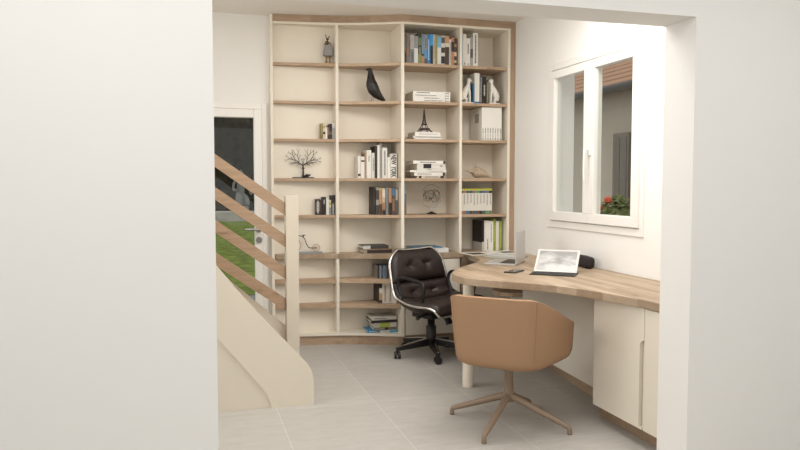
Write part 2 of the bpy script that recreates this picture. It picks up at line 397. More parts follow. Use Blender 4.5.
# ------------------------------------------------------------------ staircase
st = thing('staircase', 'cream staircase stringers and panel rising left in front of the garden door', 'staircase', (-.3, 4.8, 0))
near_top = [(.735, 0), (.735, .135), (.732, .175), (.722, .212), (.708, .240), (.690, .265), (.65, .309), (.411, .577), (.295, .712), (.165, .878), (-.25, 1.42), (-1.27, 2.745)]
low = [(-1.498, 2.745), (-1.498, 2.50), (-.25, .95), (.165, .438), (.29, .291), (.418, .129), (.445, .09), (.458, .06), (.468, .03), (.471, 0)]
obj('stringer', prism(B(), near_top+low, 4.35, 4.3615, 'xz'), STAIRC, st, True)
low2 = [(x-.003 if z < 2.7 else x, max(0, z-.002)) for x, z in near_top]+[(-1.498, 2.743), (-1.498, 0)]
obj('side_panel', prism(B(), low2, 4.362, 4.394, 'xz'), STAIRC, st, True)
far = [(.676, 0), (.676, .328), (.302, .66), (-.25, 1.19), (-1.498, 2.40), (-1.498, 1.9), (.1, .35), (.3, 0)]
obj('stringer', prism(B(), far, 5.225, 5.255, 'xz'), STAIRC, st, True)
for k in range(10):
    x1 = .66-.165*k-.02; z = .16*(k+1)*1.0
    obj('tread', box(B(), x1-.21, x1, 4.397, 5.15, z-.03, z+.0), OAKX, st, True)
rl = thing('stair_railing', 'oak plank railing with a square cream newel post beside the stairs', 'railing', (.7, 5.2, 0))
obj('newel_post', box(B(), .677, .768, 5.155, 5.245, 0, 1.277, .004), STAIRC, rl, True)
for k in range(4):
    za, zb = 1.566-.231*k, 1.229-.231*k
    sl = (zb-za)/(.672-.197); th = .090
    x0 = -1.497; zl = min(za+sl*(x0-.197), CH)
    if za+sl*(x0-.197) > 2.74: x0 = .197+(2.74-za)/sl; zl = 2.74
    obj('rail', prism(B(), [(x0, zl), (.674, za+sl*(.674-.197)), (.674, za+sl*(.674-.197)-th), (x0, zl-th)], 5.18, 5.215, 'xz'), OAKRAIL, rl, True)

# ------------------------------------------------------------------ books
def put_book(label, x, y, z, t, d, h, col, group, flat=False, rz=0, marks=(), cat='book', pages=True, side=None, name='book'):
    """upright: thickness t along X, spine at local y=0 facing the room; flat: spine length h along X"""
    def mp(bm):
        if flat:
            for v in bm.verts: v.co = Vector((v.co.z, v.co.y, v.co.x))
            bmesh.ops.reverse_faces(bm, faces=bm.faces)
        return bm
    c = min(.003, t*.15)
    bm = B()
    box(bm, 0, t, 0, c, 0, h); box(bm, 0, c, c, d, 0, h); box(bm, t-c, t, c, d, 0, h)
    o = obj(name, mp(bm), cmat(col)); o.location = (x, y, z); o.rotation_euler = (0, 0, rz)
    tag(o, label, cat, group)
    if pages: obj('pages', mp(box(B(), c+.0002, t-c-.0002, c+.0002, d-.004, .003, h-.003)), PAPER, o)
    for mk in marks:
        kind, a, b_, mc = mk[:4]
        if kind == 'band': obj('spine_band', mp(box(B(), .0002, t-.0002, -.0008, -.0001, a*h, b_*h)), cmat(mc), o)
        elif kind == 'title':
            bm = B(); q = a; rnd = random.Random(int(x*1e4+a*100))
            while q < b_:
                L = rnd.uniform(.012, .035)
                box(bm, t*.33, t*.67, -.0014, -.0009, q*h, min(b_, q+L)*h); q += L+.012
            obj('spine_title', mp(bm), cmat(mc), o)
        elif kind == 'sideband': obj('cover_panel', mp(box(B(), -.0008, -.0001, mk[4]*d, mk[5]*d, a*h, b_*h)), cmat(mc), o)
    return o
ORD = ['first', 'second', 'third', 'fourth', 'fifth', 'sixth', 'seventh', 'eighth', 'ninth', 'tenth', 'eleventh', 'twelfth', 'thirteenth', 'fourteenth', 'fifteenth', 'sixteenth', 'seventeenth', 'eighteenth']
def row(items, y, z0, depth, where, group, follow=False, off=.045):
    for i, it in enumerate(items):
        x0, x1, zt, col, desc = it[:5]; marks = it[5] if len(it) > 5 else ()
        yy = YF((x0+x1)/2)+off if follow else y
        d = min(depth, YI-.004-yy)
        put_book(f'{desc} book, {ORD[i]} from left {where}', x0+.0006, yy, z0+.0004, x1-x0-.0012, d, zt-z0, col, group, marks=marks)
g = 'books on the top shelf of the third bay'
row([(1.7462, 1.767, 2.60, (92, 72, 58), 'Brown', (('band', .0, .35, (60, 48, 42)), ('title', .4, .9, (150, 130, 110)))),
     (1.767, 1.784, 2.593, (112, 120, 124), 'Steel grey', (('band', .3, .5, (160, 120, 90)),)),
     (1.784, 1.80, 2.592, (152, 118, 92), 'Tan', (('title', .2, .8, (80, 60, 50)),)),
     (1.80, 1.833, 2.597, (172, 170, 167), 'Pale grey', (('band', 0, .5, (120, 130, 136)), ('title', .1, .4, (60, 66, 70)))),
     (1.833, 1.868, 2.589, (142, 146, 150), 'Grey and white', (('band', 0, .55, (215, 213, 208)),)),
     (1.868, 1.899, 2.614, (52, 56, 44), 'Dark green', (('band', .0, .3, (132, 138, 84)), ('band', .6, .85, (110, 118, 76)), ('title', .3, .55, (170, 170, 150)))),
     (1.899, 1.923, 2.60, (110, 140, 165), 'Blue-grey', (('band', 0, .28, (170, 130, 100)), ('band', .28, .35, (50, 60, 70)))),
     (1.923, 1.947, 2.598, (150, 148, 142), 'Mottled grey', (('band', .2, .5, (90, 150, 190)), ('title', .55, .9, (60, 58, 55)), ('band', .0, .2, (80, 84, 88)))),
     (1.947, 1.974, 2.603, (48, 128, 190), 'Deep blue', (('title', .15, .85, (190, 215, 230)),)),
     (1.974, 2.0, 2.611, (62, 150, 212), 'Bright blue and black', (('band', 0, .62, (50, 44, 42)),)),
     (2.0, 2.018, 2.609, (190, 184, 170), 'Beige', (('title', .2, .8, (140, 130, 110)),)),
     (2.018, 2.038, 2.61, (150, 146, 92), 'Olive', ()),
     (2.038, 2.071, 2.592, (214, 214, 208), 'White with sky blue top', (('band', .62, 1, (125, 175, 210)),)),
     (2.071, 2.105, 2.602, (205, 203, 198), 'Black-and-white patterned', (('band', .05, .3, (40, 40, 42)), ('band', .42, .6, (60, 58, 58)), ('band', .75, .95, (90, 88, 86)))),
     (2.105, 2.143, 2.604, (190, 146, 112), 'Tan and dark brown', (('band', 0, .62, (70, 56, 48)), ('band', .62, .75, (214, 204, 184)))),
     (2.143, 2.161, 2.577, (210, 208, 204), 'Short white', (('title', .1, .9, (90, 90, 92)),)),
     (2.161, 2.188, 2.591, (176, 124, 88), 'Orange-brown', (('band', .5, .85, (52, 42, 36)),)),
     (2.188, 2.214, 2.584, (74, 62, 54), 'Dark striped', (('band', .35, .5, (196, 176, 150)), ('band', .7, .8, (170, 140, 112)), ('band', .1, .2, (190, 170, 140))))],
    5.775, 2.36, .2, 'on crowded top shelf', g)
row([(2.2482, 2.268, 2.629, (52, 120, 170), 'Slim blue', ()),
     (2.268, 2.298, 2.629, (226, 223, 216), 'Plain white', (('title', .05, .12, (60, 58, 56)),)),
     (2.298, 2.333, 2.595, (230, 227, 220), 'White titled', (('title', .45, .8, (90, 86, 82)), ('title', .05, .1, (50, 48, 46)))),
     (2.333, 2.360, 2.605, (160, 158, 154), 'Grey', (('band', .3, .6, (90, 88, 86)),)),
     (2.360, 2.404, 2.643, (228, 226, 220), 'Tall white lettered', (('title', .1, .95, (70, 68, 66)),))],
    5.775, 2.36, .22, 'on far right top shelf', 'books on the top shelf of the right bay')
row([(2.3785-.013, 2.3795, 2.22, (58, 110, 150), 'Low dark blue', ()),
     (2.380, 2.4255, 2.308, (222, 219, 210), 'White with blue foot', (('band', 0, .07, (50, 120, 165)),)),
     (2.4255, 2.452, 2.288, (44, 40, 40), 'Black speckled', (('title', .05, .95, (190, 188, 184)),)),
     (2.452, 2.489, 2.283, (28, 24, 24), 'Thick black', (('title', .3, .7, (210, 206, 200)),)),
     (2.489, 2.508, 2.254, (80, 70, 50), 'Gold-patterned', (('title', .05, .9, (200, 186, 130)),))],
    5.785, 2.047, .2, 'between the greyhound bookends', 'books between the bookends')
for i in range(8):   # eight uniform white volumes
    x0 = 2.44+i*.0232
    mk = [('title', .22, .37, (70, 68, 66)), ('title', .02, .08, (50, 48, 46)), ('title', .1, .2, (160, 158, 152))]
    if i == 0: mk += [('sideband', .55, .82, (160, 158, 154), .25, .6)]
    put_book(f'White slipcased volume, {ORD[i]} from left in the uniform set of eight', x0, 5.765, 1.7354, .0226, .26, .283, (232, 229, 221), 'uniform white volumes', marks=mk)
LIMES = [(86, 60, 50), (160, 120, 94), (84, 92, 84), (70, 84, 96), (150, 106, 80), (92, 150, 96), (96, 78, 66), (62, 110, 140), (120, 112, 100), (42, 44, 50)]
for i in range(10):
    x0 = 2.2482+i*.0304
    put_book(f'White volume with lime top stripe, {ORD[i]} from left in the striped set', x0, 5.79, 1.1004, .0298, .22, .22, (216, 212, 202), 'lime striped volumes',
             marks=(('band', .93, 1, (176, 176, 52)), ('band', .82, .92, LIMES[i]), ('band', .0, .13, LIMES[(i*3+1) % 10]), ('title', .35+.03*(i % 4), .78, (150, 146, 140))))
row([(2.463, 2.484, 1.040, (30, 24, 23), 'Black album-sized', (('band', 0, .3, (196, 192, 186)), ('sideband', 0, .28, (186, 182, 176), .02, .98))),
     (2.484, 2.503, 1.042, (222, 219, 210), 'White', ()),
     (2.503, 2.531, 1.040, (230, 227, 219), 'White titled', (('title', .05, .4, (96, 92, 88)),)),
     (2.531, 2.571, 1.037, (234, 231, 223), 'Thick white', (('title', .3, .9, (170, 166, 160)),)),
     (2.571, 2.595, 1.054, (142, 158, 64), 'Tall lime green', (('title', .3, .8, (190, 205, 110)),)),
     (2.595, 2.624, 1.036, (220, 216, 208), 'Pale grey', ()),
     (2.624, 2.652, 1.036, (142, 158, 64), 'Lime green', (('title', .1, .8, (190, 205, 110)),))],
    5.80, .775, .22, 'on worktop under striped set', 'books standing on the worktop corner')
row([(1.388, 1.411, 1.596, (226, 222, 214), 'Short white', (('band', .1, .2, (50, 46, 44)),)),
     (1.411, 1.443, 1.610, (230, 226, 218), 'White with brown top', (('band', .9, 1, (90, 62, 46)), ('band', .68, .75, (70, 56, 48)))),
     (1.443, 1.456, 1.627, (172, 140, 110), 'Slim tan', ()),
     (1.456, 1.497, 1.644, (228, 225, 217), 'Wide white', (('title', .6, .8, (160, 156, 150)),)),
     (1.497, 1.522, 1.621, (214, 211, 204), 'Off-white titled', (('title', .3, .8, (110, 106, 102)),)),
     (1.522, 1.541, 1.678, (52, 42, 38), 'Dark brown', ()),
     (1.541, 1.560, 1.687, (232, 229, 222), 'Tall slim white', ()),
     (1.560, 1.578, 1.7, (180, 178, 172), 'Tallest black-and-white', (('title', .03, .97, (40, 38, 38)),)),
     (1.578, 1.620, 1.663, (222, 219, 211), 'Cream titled', (('title', .1, .9, (120, 118, 112)),)),
     (1.620, 1.641, 1.583, (228, 225, 217), 'Low white', ())],
    0, 1.408, .16, 'in white row left of NEW YORK', 'white books in the second bay', follow=True, off=.05)
ny = put_book('Black-and-white book lettered NEW YORK on its spine in the second bay', 1.643, YF(1.66)+.055, 1.4084, .056, .18, .205, (226, 223, 216), 'white books in the second bay')
def text(body, size, m, parent, M, name='lettering', bold=.002):
    cu = bpy.data.curves.new(name, 'FONT'); cu.body = body; cu.size = size; cu.extrude = .0004; cu.offset = bold; cu.align_x = 'CENTER'; cu.align_y = 'CENTER'
    t = bpy.data.objects.new('tmp', cu); C.objects.link(t)
    bpy.context.view_layer.update()
    me = bpy.data.meshes.new_from_object(t.evaluated_get(bpy.context.evaluated_depsgraph_get()))
    bpy.data.objects.remove(t); me.transform(M); me.name = name; me.materials.clear(); me.materials.append(m)
    o = bpy.data.objects.new(name, me); C.objects.link(o); o.parent = parent
    return o
# letters stand across the spine, turned on their side
RX = Matrix.Rotation(PI/2, 4, 'X')
for body, za, zb in (('NEW', .112, .198), ('YORK', .008, .100)):
    o = text(body, .05, INK, ny, RX @ Matrix.Rotation(-PI/2, 4, 'Z'), 'spine_lettering', .0016)
    vs = o.data.vertices
    xa, xb = min(v.co.x for v in vs), max(v.co.x for v in vs); wa, wb = min(v.co.z for v in vs), max(v.co.z for v in vs)
    for v in vs:
        v.co.x = .005+(v.co.x-xa)/(xb-xa)*.046; v.co.z = za+(v.co.z-wa)/(wb-wa)*(zb-za); v.co.y = v.co.y-.0008
row([(1.512, 1.530, 1.335, (44, 36, 34), 'Thick dark brown', ()),
     (1.530, 1.556, 1.331, (62, 62, 56), 'Dark grey-green', (('band', .35, .55, (150, 150, 140)), ('band', .9, 1, (150, 152, 146)))),
     (1.556, 1.580, 1.326, (178, 140, 104), 'Tan', (('band', 0, .4, (80, 56, 46)), ('band', .93, 1, (190, 180, 90)))),
     (1.580, 1.607, 1.326, (196, 170, 142), 'Cream and black', (('band', 0, .18, (36, 32, 32)), ('band', .18, .45, (160, 124, 92)), ('band', .65, .95, (216, 206, 190)))),
     (1.607, 1.630, 1.330, (118, 128, 132), 'Grey-blue', ()),
     (1.630, 1.657, 1.326, (176, 134, 102), 'Orange and black', (('band', 0, .45, (40, 32, 32)),)),
     (1.657, 1.682, 1.326, (92, 76, 66), 'Brown with blue', (('band', .72, .98, (70, 120, 156)), ('band', .15, .6, (130, 104, 84)))),
     (1.682, 1.706, 1.326, (96, 88, 80), 'Grey-brown', (('band', .55, .95, (170, 160, 148)),))],
    0, 1.10, .16, 'in dark row beside globe bay', 'dark books in the second bay', follow=True, off=.06)
row([(1.740, 1.758, 1.38, (52, 112, 160), 'Blue', (('band', .8, 1, (60, 130, 150)), ('band', 0, .3, (90, 84, 78)))),
     (1.758, 1.772, 1.28, (120, 100, 84), 'Thin brown', ())],
    5.79, 1.10, .2, 'in the globe bay', 'books beside the globe')
row([(1.086, 1.103, 1.865, (146, 136, 92), 'Olive', (('band', 0, .3, (120, 100, 76)),)),
     (1.103, 1.1225, 1.868, (214, 196, 164), 'Cream and black', (('band', .3, .45, (40, 36, 34)), ('band', .7, .8, (180, 140, 90)))),
     (1.1225, 1.139, 1.836, (226, 222, 214), 'Low white', ()),
     (1.139, 1.155, 1.849, (128, 100, 82), 'Brown', (('band', .0, .3, (60, 46, 40)), ('band', .85, 1, (50, 42, 38)))),
     (1.155, 1.179, 1.862, (42, 32, 30), 'Near-black', (('band', .3, .5, (110, 84, 66)),)),
     (1.179, 1.2, 1.870, (206, 202, 196), 'White and grey', (('band', 0, .7, (160, 160, 160)),))],
    0, 1.735, .12, 'in upper left bay row', 'books on the third shelf of the left bay', follow=True, off=.03)
row([(1.04, 1.074, 1.233, (38, 34, 34), 'Black with white stripe', (('band', .2, .8, (120, 116, 112)), ('title', .1, .9, (210, 208, 202)))),
     (1.074, 1.093, 1.226, (66, 46, 40), 'Chocolate brown', ()),
     (1.093, 1.125, 1.251, (34, 28, 28), 'Tall black', (('title', .6, .85, (200, 196, 190)),)),
     (1.125, 1.149, 1.238, (220, 216, 208), 'White', ()),
     (1.149, 1.166, 1.225, (206, 198, 180), 'Cream with green patch', (('band', .65, .85, (160, 170, 60)), ('band', 0, .5, (130, 140, 140)))),
     (1.166, 1.2, 1.265, (36, 32, 32), 'Tallest black', (('band', 0, .62, (84, 80, 78)), ('title', .05, .55, (190, 186, 180))))],
    0, 1.10, .12, 'in lower left bay row', 'books on the fifth shelf of the left bay', follow=True, off=.03)
# lower part of the second bay
CD = [(120, 116, 110), (60, 48, 44), (140, 150, 156), (74, 66, 60), (96, 140, 170), (110, 98, 88), (66, 60, 58), (150, 144, 134), (90, 130, 160), (80, 68, 60)]
for i in range(12):
    x0 = 1.528+i*.0148
    put_book(f'Thin case, {ORD[i]} from left in the row behind the office chair', x0, YF(x0)+.05, .5604, 0.0142, .13, .112, CD[i % 10], 'thin cases behind the chair', cat='case', marks=(('title', .2, .8, CD[(i+5) % 10]),), pages=False, name='media_case')
row([(1.552, 1.579, .520, (70, 60, 54), 'Dark-covered white', (('band', .15, .5, (190, 160, 120)), ('band', .5, .75, (220, 214, 204)))),
     (1.579, 1.623, .523, (226, 222, 214), 'Thick white', (('title', .1, .9, (190, 150, 120)),)),
     (1.623, 1.659, .521, (222, 218, 210), 'White spotted', (('title', .1, .95, (150, 140, 120)),)),
     (1.659, 1.694, .519, (226, 222, 214), 'White with black dots', (('title', .3, .95, (60, 56, 54)),))],
    0, .35, .2, 'behind office chair back', 'white books behind the chair', follow=True, off=.05)
def stack(items, group):
    for lab, x0, x1, z0, z1, yf, d, col, marks in items:
        put_book(lab, x0, yf, z0+.0003, z1-z0-.0006, d, x1-x0, col, group, flat=True, marks=marks)
stack([('Blue book at the very bottom of the floor-level stack', 1.45, 1.55, .10, .122, 5.86, .17, (60, 140, 190), (('title', .1, .9, (210, 225, 230)),)),
       ('White book with blue corner, lowest on the right of the bottom stack', 1.551, 1.703, .10, .122, 5.83, .19, (200, 198, 192), (('band', .55, .98, (70, 150, 190)),)),
       ('Dark patterned book above the blue books in the floor-level stack', 1.50, 1.700, .122, .146, 5.84, .18, (110, 104, 96), (('band', .5, .62, (40, 36, 36)), ('title', .05, .45, (190, 186, 176)))),
       ('Pale book with lime patch in the middle of the floor-level stack', 1.50, 1.700, .146, .186, 5.84, .18, (196, 192, 182), (('band', .25, .7, (168, 180, 84)),)),
       ('Black book second from top of the floor-level stack', 1.475, 1.703, .186, .208, 5.835, .19, (38, 32, 32), ()),
       ('White book with black cover on top of the floor-level stack', 1.485, 1.70, .208, .238, 5.84, .18, (206, 202, 194), (('title', .1, .6, (120, 116, 110)),))], 'floor-level book stack')
stack([('White spine book, bottom of four in the second-shelf stack', 1.822, 2.150, 2.047, 2.068, 5.765, .24, (230, 228, 220), (('title', .3, .78, (120, 116, 112)), ('title', .86, .96, (90, 88, 86)))),
       ('White spine book, second from bottom of four in the second-shelf stack', 1.822, 2.150, 2.068, 2.0895, 5.765, .24, (232, 229, 222), (('title', .3, .7, (120, 116, 112)), ('title', .86, .96, (90, 88, 86)))),
       ('White spine book, third from bottom of four in the second-shelf stack', 1.822, 2.150, 2.0895, 2.111, 5.765, .24, (230, 228, 220), (('title', .06, .62, (120, 116, 112)), ('title', .86, .96, (110, 108, 104)))),
       ('Top white book with dark lettering on the four-book stack', 1.822, 2.150, 2.111, 2.1335, 5.765, .24, (233, 231, 224), (('title', .09, .44, (70, 68, 66)), ('title', .86, .96, (90, 88, 86))))], 'second-shelf book stack')
stack([('Plain white book under the lattice tower stack', 1.834, 2.083, 1.735, 1.746, 5.77, .22, (232, 229, 222), ()),
       ('Thin black-lettered book in middle of lattice tower stack', 1.824, 2.079, 1.746, 1.762, 5.77, .23, (214, 211, 204), (('title', .08, .96, (44, 42, 42)),)),
       ('Thick white book directly under the lattice tower', 1.843, 2.065, 1.762, 1.797, 5.775, .22, (230, 227, 220), (('title', .15, .9, (196, 192, 186)),))], 'books under the tower')
stack([('Cream lettered book at the bottom of the fourth-shelf stack', 1.861, 2.102, 1.408, 1.429, 5.775, .22, (205, 196, 180), (('band', .06, .16, (50, 44, 42)), ('band', .86, .99, (44, 40, 40)), ('title', .3, .8, (120, 112, 104)))),
       ('White book with dark corner, second from bottom of fourth-shelf stack', 1.835, 2.107, 1.429, 1.4585, 5.77, .23, (228, 225, 218), (('band', .93, 1, (40, 36, 36)), ('title', .1, .55, (150, 146, 140)))),
       ('Slim white book sticking out left in the fourth-shelf stack', 1.795, 2.120, 1.4585, 1.476, 5.765, .24, (222, 219, 211), (('title', .5, .9, (170, 166, 160)),)),
       ('Grey-white book in the middle of the fourth-shelf stack', 1.861, 2.118, 1.476, 1.492, 5.775, .22, (212, 209, 202), (('title', .35, .5, (110, 106, 102)),)),
       ('Pale thick book with bold black block in the fourth-shelf stack', 1.861, 2.111, 1.492, 1.530, 5.775, .22, (216, 213, 206), (('band', .22, .50, (30, 26, 26)), ('title', .82, .9, (90, 86, 84)))),
       ('White book with dark end on top of the fourth-shelf stack', 1.826, 2.111, 1.530, 1.556, 5.77, .23, (232, 229, 222), (('band', .93, 1, (50, 46, 46)), ('title', .2, .7, (80, 76, 74))))], 'fourth-shelf book stack')
stack([('Tan-edged black book, lower of two on the worktop shelf', 1.42, 1.668, .775, .806, 5.868, .17, (52, 44, 42), (('band', .0, .12, (150, 140, 126)),)),
       ('Tan thin book between two black books on the worktop shelf', 1.418, 1.665, .806, .814, 5.866, .17, (176, 140, 108), ()),
       ('Charcoal book on top of the worktop shelf pair', 1.41, 1.636, .814, .842, 5.862, .17, (56, 54, 52), (('band', 0, .3, (190, 188, 184)),))], 'flat books on worktop shelf')
stack([('White book lying flat on worktop behind the office chair', 1.84, 2.15, .775, .812, 5.79, .23, (216, 216, 214), ()),
       ('Blue-covered thin book topping the flat book behind the office chair', 1.835, 2.10, .812, .820, 5.80, .22, (84, 130, 160), ())], 'flat books behind the office chair')

# ------------------------------------------------------------------ ornaments
# bird
bd = thing('bird_figurine', 'black wooden bird figurine on thin wire legs on the second shelf', 'figurine', (1.53, 5.885, 2.0472))
prof = [((-.086, .262), .003), ((-.070, .264), .009), ((-.050, .262), .017), ((-.044, .236), .021), ((-.040, .188), .034), ((-.034, .145), .048), ((-.016, .10), .050), ((.016, .06), .037), ((.052, .03), .022), ((.080, .010), .010)]
cp = catmull([(a[0], 0, a[1]) for a, r in prof], 5); rr = []
for i in range(len(prof)-1):
    for j in range(5): rr.append(prof[i][1]+(prof[i+1][1]-prof[i][1])*j/5)
rr.append(prof[-1][1])
obj('body', tube(B(), cp, rr, 20), plain('black_lacquer_wood', (32, 27, 26), .4), bd, smooth=True)
for s, x0 in ((-1, -.026), (1, -.003)):
    bm = B(); tube(bm, [(x0, s*.014, .075), (x0-.008, s*.014, .03), (x0-.016, s*.014, .002)], .0016, 6); tube(bm, [(x0-.028, s*.014, .002), (x0-.004, s*.014, .002)], .0016, 6)
    obj('leg', bm, BLACK, bd)
# greyhound bookends
WHITEC = plain('white_ceramic', (226, 222, 213), .4)
def hound(x, mir, label):
    t = thing('greyhound_bookend', label, 'bookend', (x, 5.80, 2.0475), 0, 'greyhound bookends')
    m = mir
    bm = B(); box(bm, -.05, .05, -.035, .035, 0, .009, .002); obj('base', bm, WHITEC, t)
    bm = B()
    def T(pts, r, n=10):
        P = catmull([(m*a, b_, c) for a, b_, c in pts], 4); R = []
        for i in range(len(r)-1):
            for j in range(4): R.append(r[i]+(r[i+1]-r[i])*j/4)
        R.append(r[-1]); tube(bm, P, R, n)
    T([(-.030, 0, .030), (-.026, 0, .065), (-.010, 0, .105), (.010, 0, .140), (.018, 0, .170), (.018, 0, .196)], [.020, .029, .029, .024, .014, .014])
    T([(.008, 0, .199), (.022, 0, .203), (.036, 0, .197), (.047, 0, .194)], [.014, .015, .010, .006])
    for s in (-1, 1):
        T([(.016, s*.012, .13), (.026, s*.013, .08), (.028, s*.013, .03), (.030, s*.013, .012)], [.012, .008, .006, .006])
        T([(-.030, s*.018, .04), (-.014, s*.02, .045), (-.006, s*.02, .028), (-.012, s*.02, .014), (.008, s*.02, .012)], [.018, .015, .010, .006, .005])
        T([(.014, s*.009, .20), (.006, s*.011, .206)], [.006, .002])
    obj('body', bm, WHITEC, t, smooth=True)
hound(2.312, 1, 'white sitting greyhound bookend facing right, left end of its books')
hound(2.562, -1, 'white sitting greyhound bookend facing left, right end of its books')
# lattice tower
tw = thing('tower_figurine', 'dark metal lattice tower figurine standing on a white book stack', 'figurine', (1.95, 5.86, 1.7973))
bm = B()
def wv(z):  # half width over height
    return .0035+.052*math.exp(-z/.048)*(1 if z < .2 else 1)
for sx in (-1, 1):
    for sy in (-1, 1):
        tube(bm, [(sx*wv(z), sy*wv(z), z) for z in (0, .012, .025, .04, .058, .075, .10, .13, .16, .185)], [.0045, .0042, .004, .0036, .003, .0026, .0022, .002, .0018, .0018], 5)
zs = [.06, .072, .084, .096, .108, .12, .132, .144, .156, .168]
for a, b_ in zip(zs, zs[1:]):
    for k in range(4):
        c = [(1, 1), (1, -1), (-1, -1), (-1, 1)]; p = c[k]; q = c[(k+1) % 4]
        tube(bm, [(p[0]*wv(a), p[1]*wv(a), a), (q[0]*wv(b_), q[1]*wv(b_), b_)], .001, 4)
        tube(bm, [(q[0]*wv(a), q[1]*wv(a), a), (p[0]*wv(b_), p[1]*wv(b_), b_)], .001, 4)
lathe(bm, [(.002, .183), (.005, .187), (.005, .192), (.0025, .195), (.001, .208)], (0, 0), 8)
obj('lattice', bm, DARKM, tw)
w = wv(.03)+.006; bm = B(); box(bm, -w, w, -w, w, .026, .036, .001)
obj('platform', bm, DARKM, tw)
w = wv(.066)+.004; bm = B(); box(bm, -w, w, -w, w, .064, .071, .001)
obj('platform', bm, DARKM, tw)
for rz in range(4):
    bm = B(); tube(bm, [(-wv(0)*.8, wv(0.0)*.98, .002), (-wv(0)*.5, wv(.012), .017), (0, wv(.02), .024), (wv(0)*.5, wv(.012), .017), (wv(0)*.8, wv(0.)*.98, .002)], .0018, 5)
    bmesh.ops.rotate(bm, verts=bm.verts, cent=(0, 0, 0), matrix=Matrix.Rotation(rz*PI/2, 3, 'Z'))
    obj('arch', bm, DARKM, tw)
# wire globe
gb = thing('wire_globe', 'silver ringed armillary globe with dark continents on a black foot', 'globe', (2.03, 5.89, 1.1004))
bm = B(); lathe(bm, [(.044, 0), (.044, .006), (.03, .012), (.012, .018), (.006, .022)], (0, 0), 24); obj('foot', bm, BLACK, gb, smooth=True)
bm = B(); tube(bm, [(0, 0, .02), (0, 0, .058)], .005); ell(bm, (0, 0, .035), (.009, .009, .009)); obj('stem', bm, SILVER, gb, smooth=True)
zc, R = .155, .098
bm = B(); tube(bm, [(R*math.cos(a), 0, zc+R*math.sin(a)) for a in [2*PI*k/48 for k in range(48)]], .0032, 8, True)
obj('meridian_ring', bm, plain('silver_ring', (176, 176, 172), .35, .3), gb, smooth=True)
bm = B(); tube(bm, [(-R, 0, zc), (-R*.7, 0, zc)], .0015, 6); tube(bm, [(R*.7, 0, zc), (R, 0, zc)], .0015, 6); obj('axle', bm, SILVER, gb)
bm = B(); r0 = .072; rnd = random.Random(3)
def sph(a, b_, r=r0): return Vector((r*math.cos(b_)*math.cos(a), r*math.cos(b_)*math.sin(a), zc+r*math.sin(b_)))
for ca, cb_, sa, sb in [(-1.9, .5, .45, .35), (-1.2, .35, .4, .5), (-1.6, -.35, .35, .45), (-.8, -.5, .3, .25), (-2.4, -.3, .3, .4), (.2, .3, .6, .4), (1.6, .1, .5, .6), (2.6, .4, .4, .4), (-.4, .45, .3, .3)]:
    pts = [sph(ca+sa*math.cos(2*PI*k/18)*(1+.35*rnd.uniform(-1, 1)), cb_+sb*math.sin(2*PI*k/18)*(1+.35*rnd.uniform(-1, 1))) for k in range(18)]
    tube(bm, pts, .0022, 5, True)
obj('continents', bm, plain('dark_wire', (92, 82, 74), .4, .3), gb)
bm = B(); tube(bm, [sph(-2.3, .25, .05), sph(-1.57, 0, .02), sph(-.7, -.4, .05)], [.004, .010, .004], 8); ell(bm, (0, 0, zc), (.026, .026, .026)); obj('core', bm, SILVER, gb, smooth=True)
# sea shell
sh = thing('sea_shell', 'pale spiny conch sea shell lying on the fourth shelf of right bay', 'shell', (2.44, 5.86, 1.4085))
bm = B()
P = catmull([(-.13, 0, .072), (-.09, 0, .067), (-.05, 0, .062), (-.01, 0, .057), (.04, 0, .045), (.09, 0, .026), (.135, 0, .009)], 6)
Rr = [.002, .003, .0045, .006, .008, .010, .012, .013, .015, .016, .018, .02, .023, .028, .034, .042, .048, .05, .05, .05, .049, .047, .045, .042, .039, .036, .033, .030, .027, .024, .02, .017, .014, .011, .009, .007, .004]
Rr = [min(r, p.z*.93) for r, p in zip(Rr, P)]
tube(bm, P, Rr, 18)
obj('body', bm, plain('shell_cream', (186, 168, 146), .5, vary=.45, scale=45), sh, smooth=True)
bm = B()
for k in range(7):
    a = -1.2+k*.62; x = -.02+.004*k
    c = Vector((x, .036*math.sin(a), .055+.036*math.cos(a))); d = Vector((-.15, math.sin(a), math.cos(a)))
    tip = c+d*.022
    if tip.z < .004: continue
    if k == 2: tip = c+Vector((-.1, 0, 1)).normalized()*.034
    tube(bm, [c, tip], [.015, .006], 8)
obj('knobs', bm, plain('shell_grey', (170, 158, 142), .5, vary=.3, scale=50), sh, smooth=True)
# small lamp-like figurine with sitting hare
fg = thing('hare_lamp_figurine', 'small figurine with grey shade body, gold legs and hare on top', 'figurine', (1.152, 6.006, 2.3604))
bm = B(); box(bm, -.036, .036, -.025, .025, 0, .008, .002); obj('base', bm, GOLD, fg)
for s in (-1, 1):
    bm = B(); tube(bm, [(s*.016, 0, .008), (s*.014, 0, .04), (s*.015, 0, .07)], [.007, .005, .006], 8); obj('leg', bm, GOLD, fg, smooth=True)
bm = B(); prism(bm, [(-.039, .066), (.039, .066), (.032, .158), (-.026, .158)], -.024, .024, 'xz'); bevmod(obj('shade', bm, plain('grey_shade', (142, 140, 138), .7), fg), .006, 3)
bm = B(); ell(bm, (-.008, 0, .175), (.016, .014, .02)); ell(bm, (-.004, 0, .205), (.011, .011, .012)); tube(bm, [(-.012, 0, .213), (-.018, 0, .232), (-.022, 0, .248)], [.004, .004, .001], 6); tube(bm, [(0, 0, .212), (.012, 0, .228), (.018, 0, .232)], [.004, .004, .001], 6)
tube(bm, [(-.02, 0, .165), (-.03, -.004, .160), (-.034, -.004, .159)], [.007, .005, .003], 6); tube(bm, [(.002, -.006, .18), (.016, -.008, .172), (.022, -.008, .16)], [.006, .004, .003], 6)
obj('hare', bm, plain('antique_bronze', (98, 80, 56), .45, .5, vary=.4, scale=90), fg, smooth=True)
